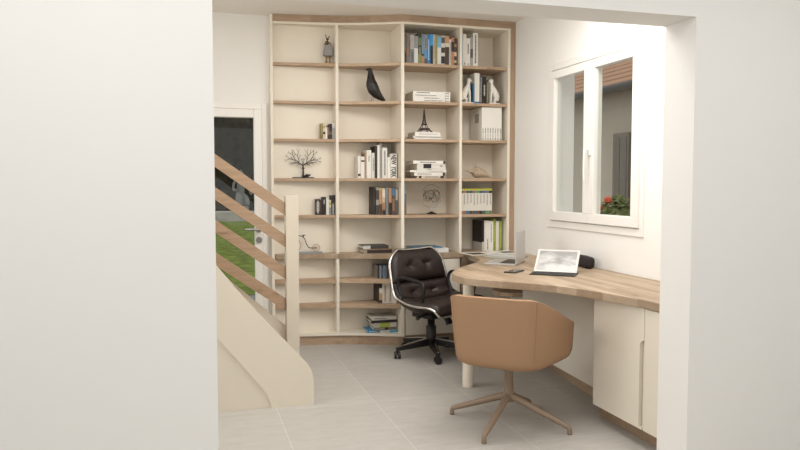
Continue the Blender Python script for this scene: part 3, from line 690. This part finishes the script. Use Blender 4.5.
# wire tree
tr = thing('wire_tree', 'dark metal jewellery tree with tiny animal at its foot', 'ornament', (.938, 6.027, 1.4084))
bm = B(); box(bm, -.088, .09, -.024, .024, 0, .008, .001); obj('base', bm, DARKM, tr)
bm = B(); tube(bm, [(0, 0, .008), (.002, 0, .06), (0, 0, .115)], [.009, .0065, .006], 8); tube(bm, [(-.014, 0, .083), (.014, 0, .083)], .003, 6)
rnd = random.Random(11)
def br(p, ang, L, r, dep):
    q = (p[0]+L*math.cos(ang), p[1]+rnd.uniform(-.003, .003), p[2]+L*math.sin(ang))
    tube(bm, [p, q], [r, r*.75], 5)
    if dep > 0:
        m_ = ((p[0]+q[0])/2, (p[1]+q[1])/2, (p[2]+q[2])/2)
        for s in (-1, 1): br(q, ang+s*rnd.uniform(.3, .6), L*.62, r*.7, dep-1)
        if dep > 1: br(m_, ang+rnd.choice((-1, 1))*.7, L*.5, r*.65, dep-2)
for s in (-1, 1):
    up = PI/2
    br((0, 0, .105), up-s*.95, .078, .0042, 3)
    br((s*.03, 0, .135), up-s*.25, .052, .003, 3)
    br((0, 0, .112), up-s*1.25, .062, .003, 2)
    br((0, 0, .108), up-s*1.45, .035, .0025, 1)
    br((s*.002, 0, .12), up-s*.2, .03, .0025, 1)
obj('branches', bm, DARKM, tr)
bm = B(); ell(bm, (.034, 0, .022), (.02, .010, .013)); ell(bm, (.056, 0, .026), (.009, .007, .007)); ell(bm, (.015, 0, .016), (.01, .008, .009)); obj('animal', bm, DARKM, tr, smooth=True)
# tricycle ornament
tc_ = thing('bicycle_ornament', 'miniature old-fashioned bicycle with large front wheel on grey plate', 'ornament', (.93, 6.00, .7754))
tc_y = .012
bm = B(); box(bm, -.15, .162, -.012, .042, 0, .014, .002); obj('plate', bm, plain('grey_slate', (140, 146, 150), .5), tc_)
GLD = plain('thin_gold_wire', (176, 142, 104), .4, .4)
for cx, r in ((-.07, .054), (.113, .030)):
    bm = B(); tube(bm, [(cx+r*math.cos(a), tc_y, .0165+r+r*math.sin(a)) for a in [2*PI*k/32 for k in range(32)]], .0024, 6, True)
    for k in range(10):
        a = PI*k/10; tube(bm, [(cx+r*math.cos(a), tc_y, .0165+r+r*math.sin(a)), (cx-r*math.cos(a), tc_y, .0165+r-r*math.sin(a))], .0006, 4)
    obj('wheel', bm, GLD, tc_)
bm = B(); tube(bm, catmull([(-.07, tc_y, .070), (-.068, tc_y, .150), (-.035, tc_y, .152), (.008, tc_y, .135), (.03, tc_y, .085), (.048, tc_y, .052), (.075, tc_y, .046), (.113, tc_y, .046)], 5), .0034, 8)
tube(bm, [(.005, tc_y, .135), (.008, tc_y, .152)], .003, 6); tube(bm, [(-.006, tc_y, .154), (.022, tc_y, .155)], [.005, .003], 6)
tube(bm, [(-.068, tc_y-.02, .168), (-.068, tc_y+.02, .168)], .003, 6); tube(bm, [(-.068, tc_y, .150), (-.068, tc_y, .168)], .003, 6)
obj('frame', bm, BLACK, tc_, smooth=True)

# ------------------------------------------------------------------ desk items
def local(o, pts): return pts
# laptop
lp = thing('laptop', 'open silver laptop seen from its side on the worktop', 'laptop', (2.255, 4.875, WT1+.0004), math.radians(-38))
LPA = 0
# base in local coords: hinge edge at +x
obj('base', box(B(), -.115, .115, -.165, .165, 0, .013, .004), SILVER, lp)
obj('keyboard', box(B(), -.01, .10, -.145, .145, .0131, .0142), BLACK, lp)
obj('trackpad', box(B(), -.10, -.03, -.05, .05, .0131, .0136), plain('trackpad_grey', (170, 168, 166), .4), lp)
bm = B(); box(bm, -.003, .003, -.165, .165, 0, .225, .002)
bmesh.ops.rotate(bm, verts=bm.verts, cent=(0, 0, 0), matrix=Matrix.Rotation(math.radians(-1), 3, 'Y')); bmesh.ops.translate(bm, verts=bm.verts, vec=(.117, 0, .012))
lid = obj('lid', bm, SILVER, lp)
bm = B(); box(bm, -.0042, -.0033, -.155, .155, .01, .215)
bmesh.ops.rotate(bm, verts=bm.verts, cent=(0, 0, 0), matrix=Matrix.Rotation(math.radians(-1), 3, 'Y')); bmesh.ops.translate(bm, verts=bm.verts, vec=(.117, 0, .012))
obj('screen', bm, plain('laptop_screen_grey', (176, 174, 172), .25), lid)
# tablet
ta = math.atan2(4.128-4.303, 2.421-2.202)
tb = thing('tablet', 'white tablet leaning back showing clouds, on a black keyboard cover', 'tablet', (2.30, 4.20, WT1+.0004), ta)
obj('keyboard_cover', box(B(), -.145, .145, -.125, .04, 0, .006, .002), BLACK, tb)
bm = B()
for r_ in range(4):
    for c in range(12): box(bm, -.13+c*.0218, -.13+c*.0218+.017, -.105+r_*.02, -.105+r_*.02+.015, .0061, .0078)
obj('keys', bm, plain('charcoal_keys', (50, 47, 46), .6), tb)
tilt = Matrix.Rotation(math.radians(-50), 3, 'X')
bm = B(); box(bm, -.14, .14, -.004, .004, 0, .205, .003); bmesh.ops.rotate(bm, verts=bm.verts, cent=(0, 0, 0), matrix=tilt); bmesh.ops.translate(bm, verts=bm.verts, vec=(0, .0, .0085))
sl_ = obj('slab', bm, plain('tablet_white', (196, 193, 188), .35), tb)
bm = B(); box(bm, -.124, .124, -.0052, -.0042, .014, .190); bmesh.ops.rotate(bm, verts=bm.verts, cent=(0, 0, 0), matrix=tilt); bmesh.ops.translate(bm, verts=bm.verts, vec=(0, .0, .0085))
obj('screen', bm, screen_mat(), sl_)
bm = B(); box(bm, -.06, .06, -.002, .002, 0, .072); bmesh.ops.rotate(bm, verts=bm.verts, cent=(0, 0, 0), matrix=Matrix.Rotation(math.radians(39), 3, 'X')); bmesh.ops.translate(bm, verts=bm.verts, vec=(0, .138, .0025))
obj('stand_flap', bm, BLACK, tb)
# phone
ph = thing('phone', 'dark smartphone lying flat between the laptop and the tablet', 'phone', (2.085, 4.36, WT1+.0004), math.radians(-48))
obj('body', box(B(), -.041, .041, -.082, .082, 0, .008, .003), BLACK, ph)
obj('screen', box(B(), -.033, .033, -.070, .070, .0081, .0086), plain('phone_glass', (70, 74, 76), .1), ph)
# papers / magazines
mg = thing('open_magazine', 'open white magazine with dark photo lying near the bookcase corner', 'magazine', (2.47, 5.585, WT1+.0004), math.radians(5))
bm = B(); box(bm, -.26, -.002, -.11, .11, 0, .006, .001); obj('left_page', bm, PAPER, mg)
bm = B(); box(bm, .002, .22, -.11, .11, 0, .009, .001); obj('right_page', bm, cmat((228, 225, 218)), mg)
obj('photo', box(B(), -.24, -.10, -.10, .05, .0061, .0066), cmat((70, 66, 62)), mg)
obj('photo', box(B(), .05, .19, -.09, .03, .0091, .0096), cmat((90, 84, 78)), mg)
m2 = put_book('Grey-blue magazine lying on the worktop behind the laptop', 2.45, 5.10, WT1+.0005, .010, .28, .22, (150, 158, 164), 'magazines on the worktop', flat=True, rz=math.radians(38), cat='magazine', name='magazine')
obj('cover_photo', box(B(), .02, .20, .03, .25, .0101, .0106), cmat((196, 196, 192)), m2)
# bluetooth speaker
sp = thing('speaker', 'black pill-shaped speaker standing by the wall behind the tablet', 'speaker', (2.675, 4.46, WT1+.0004), math.radians(82))
bm = B(); box(bm, -.11, .11, -.035, .035, 0, .082, .034, 5)
obj('body', bm, plain('black_speaker_fabric', (36, 28, 28), .8, vary=.2, scale=300), sp, smooth=True)
bm = B(); box(bm, -.03, .03, -.012, .012, .0815, .084, .001); obj('buttons', bm, BLACK, sp)

# ------------------------------------------------------------------ office chair (faces local +Y)
OC = thing('office_chair', 'dark brown tufted leather office chair with chrome rim on five-star base', 'office chair', (1.850, 5.37, 0), math.radians(-153))
prof = [(a_+.08, b_) for a_, b_ in [(.25, .375), (.242, .400), (.20, .418), (.08, .408), (-.06, .398), (-.165, .422), (-.225, .49), (-.25, .59), (-.275, .70), (-.30, .805), (-.308, .83)]]
PP = catmull([(0, a, b_) for a, b_ in prof], 8)
# arc-length parameter
Ls = [0]
for a, b_ in zip(PP, PP[1:]): Ls.append(Ls[-1]+(b_-a).length)
LT = Ls[-1]
def ps(s):
    s = max(0, min(1, s))*LT
    for i in range(len(Ls)-1):
        if Ls[i+1] >= s:
            f = (s-Ls[i])/max(1e-9, Ls[i+1]-Ls[i]); return PP[i].lerp(PP[i+1], f)
    return PP[-1]
def nrm(s):
    t = ps(s+.02)-ps(s-.02); t.normalize(); return Vector((0, t.z, -t.y)) if True else None
def hw(s):
    w = .325-.035*max(0, s-.55)/.45
    if s > .83: w *= math.sqrt(max(0, 1-.58*((s-.83)/.17)**2.4))
    if s < .1: w *= math.sqrt(max(0, 1-.25*((.1-s)/.1)**2))
    return w
def wrap(s):
    return .028+.038*math.exp(-((s-.46)/.18)**2)+.012*math.exp(-((s-.72)/.2)**2)
def SP(s, t, h=0):
    N = nrm(s); N = Vector((0, abs(N.y) if False else N.y, N.z))
    if N.z < 0 or (N.y < 0 and N.z < .2): N = -N
    return ps(s)+Vector((hw(s)*t, 0, 0))+N*(wrap(s)*abs(t)**2.6+h)
def grid_pad(s0, s1, tmax, H, tufts=(), ns=26, nt_=30):
    bm = B(); V = []
    for i in range(ns+1):
        u = i/ns; r = []
        for j in range(nt_+1):
            t = -1+2*j/nt_
            h = H*(1-abs(2*u-1)**5)**.6*(1-abs(t)**6)**.6
            s = s0+(s1-s0)*u
            for (tu, tt) in tufts:
                dd = ((s-tu)*LT)**2+((t-tt)*hw(s))**2; h -= .026*math.exp(-dd/.0007)
                ang = math.atan2((s-tu)*LT, (t-tt)*hw(s)); h -= .009*math.exp(-dd/.005)*(.5+.5*math.cos(5*ang+tt*3))
            r.append(bm.verts.new(SP(s, t*tmax, .012+h)))
        V.append(r)
    for i in range(ns):
        for j in range(nt_): bm.faces.new((V[i][j], V[i][j+1], V[i+1][j+1], V[i+1][j]))
    # close behind
    W = []
    for i in range(ns+1): W.append([bm.verts.new(SP(s0+(s1-s0)*i/ns, (-1+2*j/nt_)*tmax, .004)) for j in (0, nt_)])
    for i in range(ns):
        bm.faces.new((V[i][0], V[i+1][0], W[i+1][0], W[i][0])); bm.faces.new((V[i][nt_], W[i][1], W[i+1][1], V[i+1][nt_]))
    return bm
bm = B(); V = []
NS, NT = 48, 28
for side in (0, 1):
    g_ = []
    for i in range(NS+1):
        s = i/NS; th = .012+.035*math.exp(-((s-.42)/.22)**2)
        g_.append([bm.verts.new(SP(s, -1+2*j/NT, 0 if side == 0 else -th*(1-abs(-1+2*j/NT)**4)-.008)) for j in range(NT+1)])
    V.append(g_)
for side in (0, 1):
    for i in range(NS):
        for j in range(NT): bm.faces.new((V[side][i][j], V[side][i][j+1], V[side][i+1][j+1], V[side][i+1][j]))
for i in range(NS):
    for j in (0, NT): bm.faces.new((V[0][i][j], V[0][i+1][j], V[1][i+1][j], V[1][i][j]))
for j in range(NT):
    for i in (0, NS): bm.faces.new((V[0][i][j], V[0][i][j+1], V[1][i][j+1], V[1][i][j]))
obj('shell', bm, SHELLP, OC, smooth=True)
pts = [SP(i/NS, 1, 0) for i in range(NS+1)]+[SP(1, 1-2*j/14, 0) for j in range(1, 14)]+[SP(1-i/NS, -1, 0) for i in range(NS+1)]+[SP(0, -1+2*j/14, 0) for j in range(1, 14)]
bm = B(); tube(bm, pts, .0105, 8, True); tag(obj('rim', bm, CHROME, OC, smooth=True), 'chrome rim around the shell')
obj('seat_cushion', grid_pad(.02, .455, 0.955, .055, ((.25, -.33), (.25, .33))), LEATHER, OC, smooth=True)
obj('lower_back_cushion', grid_pad(.46, .705, .95, .050, ((.585, -.36), (.585, .36))), LEATHER, OC, smooth=True)
obj('upper_back_cushion', grid_pad(.71, .985, .95, .048, ((.85, -.33), (.85, .33))), LEATHER, OC, smooth=True)
for s in (-1, 1):
    x = s*.292
    loop = catmull([(x-.01*s, -.05, .505), (x-.01*s, -.08, .57), (x, -.07, .628), (x, -.01, .643), (x, .15, .625), (x, .20, .60), (x, .192, .52), (x-.01*s, .17, .465), (x-.02*s, .06, .452), (x-.02*s, -.03, .462)], 5, True)
    bm = B(); tube(bm, loop, .0135, 8, True); obj('armrest', bm, BLACK, OC, smooth=True)
bm = B(); box(bm, -.10, .10, -.12, .10, .305, .352, .012); obj('mechanism', bm, BLACK, OC)
for s in (-1, 1):
    bm = B(); tube(bm, [(s*.08, .03, .345), (s*.17, .05, .335), (s*.21, .055, .325)], [.007, .007, .016], 8); obj('lever', bm, BLACK, OC)
bm = B(); tube(bm, [(-.02, .12, .34), (-.03, .16, .29), (-.03, .17, .27)], [.02, .026, .03], 10); obj('tension_knob', bm, BLACK, OC)
bm = B(); lathe(bm, [(.034, .09), (.040, .12), (.040, .235), (.030, .24), (.028, .31)], (0, 0), 24); obj('column', bm, BLACK, OC, smooth=True)
for k in range(5):
    a = 2*PI*k/5+math.radians(54)
    d = Vector((math.cos(a), math.sin(a), 0)); q = Vector((-d.y, d.x, 0))
    bm = B(); P0 = d*.02+Vector((0, 0, .138)); P1 = d*.305+Vector((0, 0, .088))
    vs = []
    for p, w_, h in ((P0, .026, .055), (P1, .015, .026)):
        vs.append([bm.verts.new(p+q*w_*sx+Vector((0, 0, -h if sz else 0))) for sx, sz in ((-1, 0), (1, 0), (1, 1), (-1, 1))])
    for i in range(4): bm.faces.new((vs[0][i], vs[0][(i+1) % 4], vs[1][(i+1) % 4], vs[1][i]))
    bm.faces.new(vs[0][::-1]); bm.faces.new(vs[1])
    lg = obj('leg', bm, BLACK, OC)
    bm = B(); vs = []
    for p, w_ in ((P0, .014), (P1, .009)):
        vs.append([bm.verts.new(p+q*w_*sx+Vector((0, 0, hz))) for sx, hz in ((-1, .0004), (1, .0004), (1, .0035), (-1, .0035))])
    for i in range(4): bm.faces.new((vs[0][i], vs[0][(i+1) % 4], vs[1][(i+1) % 4], vs[1][i]))
    bm.faces.new(vs[0][::-1]); bm.faces.new(vs[1])
    tag(obj('leg_trim', bm, CHROME, lg), 'chrome strip on the leg')
    c = d*.298; bm = B(); ca = a+.7*k
    e = Vector((math.cos(ca), math.sin(ca), 0))
    for s in (-1, 1):
        tube(bm, [c+e*s*.006+Vector((0, 0, .029)), c+e*s*.024+Vector((0, 0, .029))], .0285, 18)
    tube(bm, [c+Vector((0, 0, .03)), c+Vector((0, 0, .07))], .008, 8)
    obj('caster', bm, BLACK, OC)

# ------------------------------------------------------------------ tan swivel chair (faces local +Y)
SC = thing('swivel_chair', 'tan leather tub chair on taupe four-foot swivel base at the desk', 'chair', (1.730, 3.676, 0), math.radians(-45))
NA = 96
def plan(a, sx, sy, e=4.2):
    c, s = math.cos(a), math.sin(a)
    return Vector((sx*math.copysign(abs(c)**(2/e), c), sy*math.copysign(abs(s)**(2/e), s)))
def rim(a):
    y = plan(a, 1, 1).y
    f = max(0, min(1, (y+.90)/1.75)); z = .757-.205*f**1.05
    if y > .84:
        f = min(1, (y-.84)/.15); f = f*f*(3-2*f); z = z*(1-f)+.43*f
    return z
def tub(a, g_):
    p = plan(a, 1, 1); f0 = max(0, (p.y+1)/2); q = max(g_, f0**1.5)
    p = plan(a, .250+.030*q, .250+.035*q)
    fl = (p.y+.25)/.5                        # arms splay and reach forward towards the front
    return Vector((p.x*(1+.24*(.72+.28*g_)*max(0, fl)), p.y*(1+(.27+.04*g_)*max(0, fl)*(p.y > 0))-.01))
bm = B(); rings = []
ZB = .362
prof_ = [(.02, ZB), (.35, ZB), (.62, ZB+.001), (.76, ZB+.006), (.85, ZB+.022), (.885, ZB+.05)]
for (k, z) in prof_:
    r = []
    for i in range(NA):
        a = 2*PI*i/NA; p = tub(a, 0)*(k/.885)
        r.append(bm.verts.new((p.x, p.y, z)))
    rings.append(r)
for j in range(1, 9):
    f = j/8; r = []
    for i in range(NA):
        a = 2*PI*i/NA; zr = rim(a); z = (ZB+.05)+(max(zr, ZB+.052)-(ZB+.05))*f
        g_ = (z-(ZB+.05))/(.77-ZB-.05); g_ = g_**.75
        p = tub(a, g_)
        r.append(bm.verts.new((p.x, p.y, z)))
    rings.append(r)
for A, D in zip(rings, rings[1:]):
    for i in range(NA): bm.faces.new((A[i], A[(i+1) % NA], D[(i+1) % NA], D[i]))
bm.faces.new(rings[0][::-1])
o = obj('shell', bm, TAN, SC, smooth=True)
md = o.modifiers.new('thickness', 'SOLIDIFY'); md.thickness = .032; md.offset = -1
bevmod(o, .008, 3)
for s in (-1, 1):   # stitched seams at the rear corners
    bm = B(); a = math.radians(-90+s*46); P = []
    for j in range(20):
        f = j/19; z = ZB+.05+(rim(a)-ZB-.05)*f; g_ = ((z-(ZB+.05))/(.77-ZB-.05))**.75
        p = tub(a, g_)*1.0015; P.append((p.x, p.y, z))
    tube(bm, P, .0016, 6); obj('seam', bm, plain('seam_brown', (148, 112, 84), .7), SC)
bm = B(); box(bm, -.215, .215, -.205, .235, ZB+.034, ZB+.085, .022, 4); obj('seat_cushion', bm, TAN, SC, smooth=True)
bm = B(); lathe(bm, [(.032, .135), (.030, .17), (.026, .25), (.026, .30), (.028, ZB-.012), (.06, ZB-.011), (.06, ZB-.001)], (0, 0), 24); obj('column', bm, TAUPE, SC, smooth=True)
for k in range(4):
    a = PI/2*k+math.radians(45+44)-math.radians(0)
    d = Vector((math.cos(a), math.sin(a), 0))
    P = catmull([d*.0+Vector((0, 0, .165)), d*.06+Vector((0, 0, .150)), d*.20+Vector((0, 0, .095)), d*.325+Vector((0, 0, .048)), d*.350+Vector((0, 0, .034)), d*.354+Vector((0, 0, .001))], 4)
    n_ = len(P); R_ = [.023-.010*min(1, i/(n_-6)) for i in range(n_)]
    bm = B(); tube(bm, P, R_, 10); obj('leg', bm, TAUPE, SC, smooth=True)

# ------------------------------------------------------------------ outdoors: garden beyond the door
struct('ground_paving', box(B(), -6, 9.9, 6.32, 9.9, -.25, -.15), plain('grey_paving', (100, 104, 106), .8, vary=.15, scale=4))
lawn = obj('lawn', box(B(), -14, 4.9, 9.91, 29.5, -.25, -.14), leafy('lawn_grass', (66, 80, 30), (108, 120, 52), 5)); tag(lawn, 'mown green lawn seen through the glazed door', 'lawn', kind='stuff')
ed = obj('garden_edging', box(B(), -14, 4.9, 29.55, 30.4, -.25, .25, .03), plain('pale_gravel_stone', (150, 146, 140), .9, vary=.3, scale=3)); tag(ed, 'low pale stone edging at the far end of the lawn', 'edging')
LF = leafy('dark_foliage', (24, 21, 15), (42, 38, 26), 3)
TRK = plain('dark_bark', (48, 40, 34), .9, vary=.3, scale=10)
for i, (x, y, r, lab) in enumerate([(2.3, 36.5, 3.6, 'dark broad tree directly behind the garden statue'), (-6.6, 37, 3.7, 'dark broad tree at the far left end of the lawn'), (11.2, 38, 3.7, 'dark broad tree at the far right end of the lawn')]):
    t = thing('garden_tree', lab, 'tree', (x, y, -.2), 0, 'trees behind the lawn')
    bm = B(); bmesh.ops.create_icosphere(bm, subdivisions=5, radius=1)
    for v in bm.verts:
        n1 = noise.noise(v.co*2.5+Vector((i*7, 0, 0))); n2 = noise.noise(v.co*9+Vector((i*3, 5, 0)))
        v.co *= 1+.22*n1+.12*n2
        v.co = Vector((v.co.x*r, v.co.y*r*.8, r*1.02+v.co.z*r*1.35))
        v.co.z = max(v.co.z, .1)
    obj('crown', bm, LF, t)
    obj('trunk', lathe(B(), [(.28, 0), (.2, 1), (.16, 3)], (0, 0), 10), TRK, t)
# stone statue
sx, sy = 2.0, 30.0
stt = thing('garden_statue', 'weathered pale stone statue of a draped figure beyond the lawn', 'statue', (2.22, 31.3, .0))
stt.scale = (.85, .85, .95)
STN = plain('weathered_stone', (104, 105, 102), .9, vary=.4, scale=12)
bm = B(); box(bm, -.35, .35, -.35, .35, -.2, .45, .03); obj('pedestal', bm, STN, stt)
bm = B()
tube(bm, catmull([(-.05, 0, .45), (-.03, 0, .95), (0, 0, 1.25), (.02, 0, 1.55), (.0, 0, 1.78)], 5), [.26, .25, .24, .23, .22, .21, .20, .19, .18, .18, .19, .2, .21, .21, .20, .19, .16, .12, .10, .08, .07], 12)
ell(bm, (0, -.02, 1.93), (.10, .12, .14))
tube(bm, catmull([(-.18, 0, 1.62), (-.34, -.03, 1.45), (-.36, -.1, 1.2), (-.2, -.2, 1.15)], 4), .065, 8)
tube(bm, catmull([(.18, 0, 1.62), (.32, -.05, 1.42), (.42, -.12, 1.15), (.5, -.15, .95)], 4), .065, 8)
tube(bm, catmull([(.1, -.1, .95), (.26, -.25, .80), (.30, -.3, .5)], 4), .10, 8)
obj('figure', bm, STN, stt, smooth=True)
# ------------------------------------------------------------------ outdoors: neighbour house beyond the window
hs = thing('neighbour_house', 'grey rendered neighbour house with terracotta roof seen through the window', 'house', (8.2, 12.5, -.2))
GREYW = plain('grey_render', (158, 150, 139), .95, vary=.04, scale=2)
bm = B(); box(bm, 7.5, 12, 7, 20, -.2, 3.06); obj('wall', bm, GREYW, hs, True)
bm = B(); prism(bm, [(7.15, 3.05), (12.0, 5.6), (12.0, 5.45), (7.15, 2.95)], 7, 19, 'xz'); obj('roof', bm, roof_mat(), hs, True)
bm = B(); tube(bm, [(7.12, 7, 3.02), (7.12, 19, 3.02)], .07, 10); obj('gutter', bm, plain('dark_gutter', (62, 60, 56), .6), hs, True)
bm = B(); box(bm, 7.44, 7.5, 11.02, 11.50, .95, 2.27); wf = obj('window', bm, plain('dark_shutter_frame', (112, 103, 94), .7), hs, True)
bm = B()
for y in (11.07, 11.28): box(bm, 7.43, 7.439, y, y+.16, 1.02, 2.2)
obj('pane', bm, plain('dark_window_pane', (100, 94, 87), .3), wf, False)
bpy.data.objects[wf.name]  # pane is built in world coordinates below its frame
for ch in wf.children: ch.location = -Vector(hs.location)
bm = B(); box(bm, 5.5, 12, 7, 8.9, -.3, -.2); struct('ground_yard', bm, plain('yard_ground', (110, 106, 100), .9))
def shrub(x, y, r, h, lab, flowers):
    t = thing('flowering_shrub', lab, 'shrub', (x, y, -.2), 0, 'shrubs outside the window')
    bm = B(); rnd = random.Random(int(x*100+y*10))
    for k in range(420):
        a = rnd.uniform(0, 2*PI); b_ = rnd.uniform(-.2, PI/2); q = rnd.uniform(.75, 1)
        c = Vector((r*q*math.cos(a)*math.cos(b_), r*q*math.sin(a)*math.cos(b_), h*.45+h*.55*q*math.sin(b_)))
        d1 = Vector((rnd.uniform(-1, 1), rnd.uniform(-1, 1), rnd.uniform(-.5, 1))).normalized()*.07; d2 = d1.orthogonal().normalized()*.035
        bm.faces.new([bm.verts.new(c-d1), bm.verts.new(c-d2), bm.verts.new(c+d1), bm.verts.new(c+d2)])
    ell(bm, (0, 0, h*.5), (r*.8, r*.8, h*.42))
    obj('foliage', bm, leafy('shrub_leaves', (84, 92, 58), (128, 134, 90), 9), t, recalc=False)
    for k in range(flowers):
        a = rnd.uniform(PI*.8, PI*1.6); b_ = rnd.uniform(.1, 1.3)
        bm = B(); ell(bm, (r*1.02*math.cos(a)*math.cos(b_), r*1.02*math.sin(a)*math.cos(b_), h*.45+h*.56*math.sin(b_)), (.07, .07, .06), None, 1); obj('flower', bm, cmat((196, 92, 62), .8), t)
shrub(6.2, 9.42, .45, 1.38, 'green shrub with orange-red flowers below the window at right', 6)
shrub(6.75, 10.65, .42, 1.1, 'dark green shrub left of the flowering shrub outside the window', 1)

# ------------------------------------------------------------------ lights
def area(name, loc, rot, sx, sy, power, col=(1, 1, 1)):
    l = bpy.data.lights.new(name, 'AREA'); l.shape = 'RECTANGLE'; l.size = sx; l.size_y = sy; l.energy = power; l.color = col
    o = bpy.data.objects.new(name, l); C.objects.link(o); o.location = loc; o.rotation_euler = rot
    return o
WARM = (1, .98, .955)
area('overhead_area', (1.85, 3.75, 2.72), (0, 0, 0), 1.3, 1.2, 42, WARM)  # assumed main overhead light
area('overhead_area', (.55, 4.6, 2.72), (0, 0, 0), 1.0, .9, 9, WARM)  # unseen fill, added to brighten the left bays and the door wall
area('assumed_left_light', (-1.42, 4.35, 1.75), (0, -PI/2, 0), 1.5, 2.2, 38, (.98, .99, 1))  # added light from the left; its source and window are assumed, not seen
area('overhead_area', (-.3, 1.2, 2.72), (0, 0, 0), 2.2, 2.0, 38, (.99, .99, 1))  # added fill on the camera side, lights the front wall
area('overhead_area', (2.2, 1.0, 2.72), (0, 0, 0), 1.6, 1.6, 26, (.99, .99, 1))  # another added overhead fill for the camera-side room
area('rear_fill_light', (.6, -2.95, 1.5), (PI/2, 0, 0), 4.5, 2.0, 44, (.95, .98, 1))  # added fill from behind the camera; the rear wall has no window
w = bpy.data.worlds.new('sky'); bpy.context.scene.world = w; w.use_nodes = True
bg = w.node_tree.nodes['Background']; bg.inputs[0].default_value = (1, .98, .95, 1); bg.inputs[1].default_value = 1.7

# ------------------------------------------------------------------ camera
cam = bpy.data.cameras.new('camera'); co = bpy.data.objects.new('camera', cam); C.objects.link(co)
cam.sensor_width = 36; cam.lens = 36*720/800; cam.clip_start = .05; cam.clip_end = 200
co.location = (0, 0, 1.36)
yaw, pit = math.radians(16.5), math.radians(3.26)
co.rotation_euler = (PI/2-pit, 0, -yaw)
S = bpy.context.scene; S.camera = co
S.view_settings.view_transform = 'Standard'; S.view_settings.look = 'None'; S.view_settings.gamma = 1; S.view_settings.use_curve_mapping = False
S.view_settings.exposure = 0
S.cycles.max_bounces = 10; S.cycles.diffuse_bounces = 6; S.cycles.transparent_max_bounces = 12
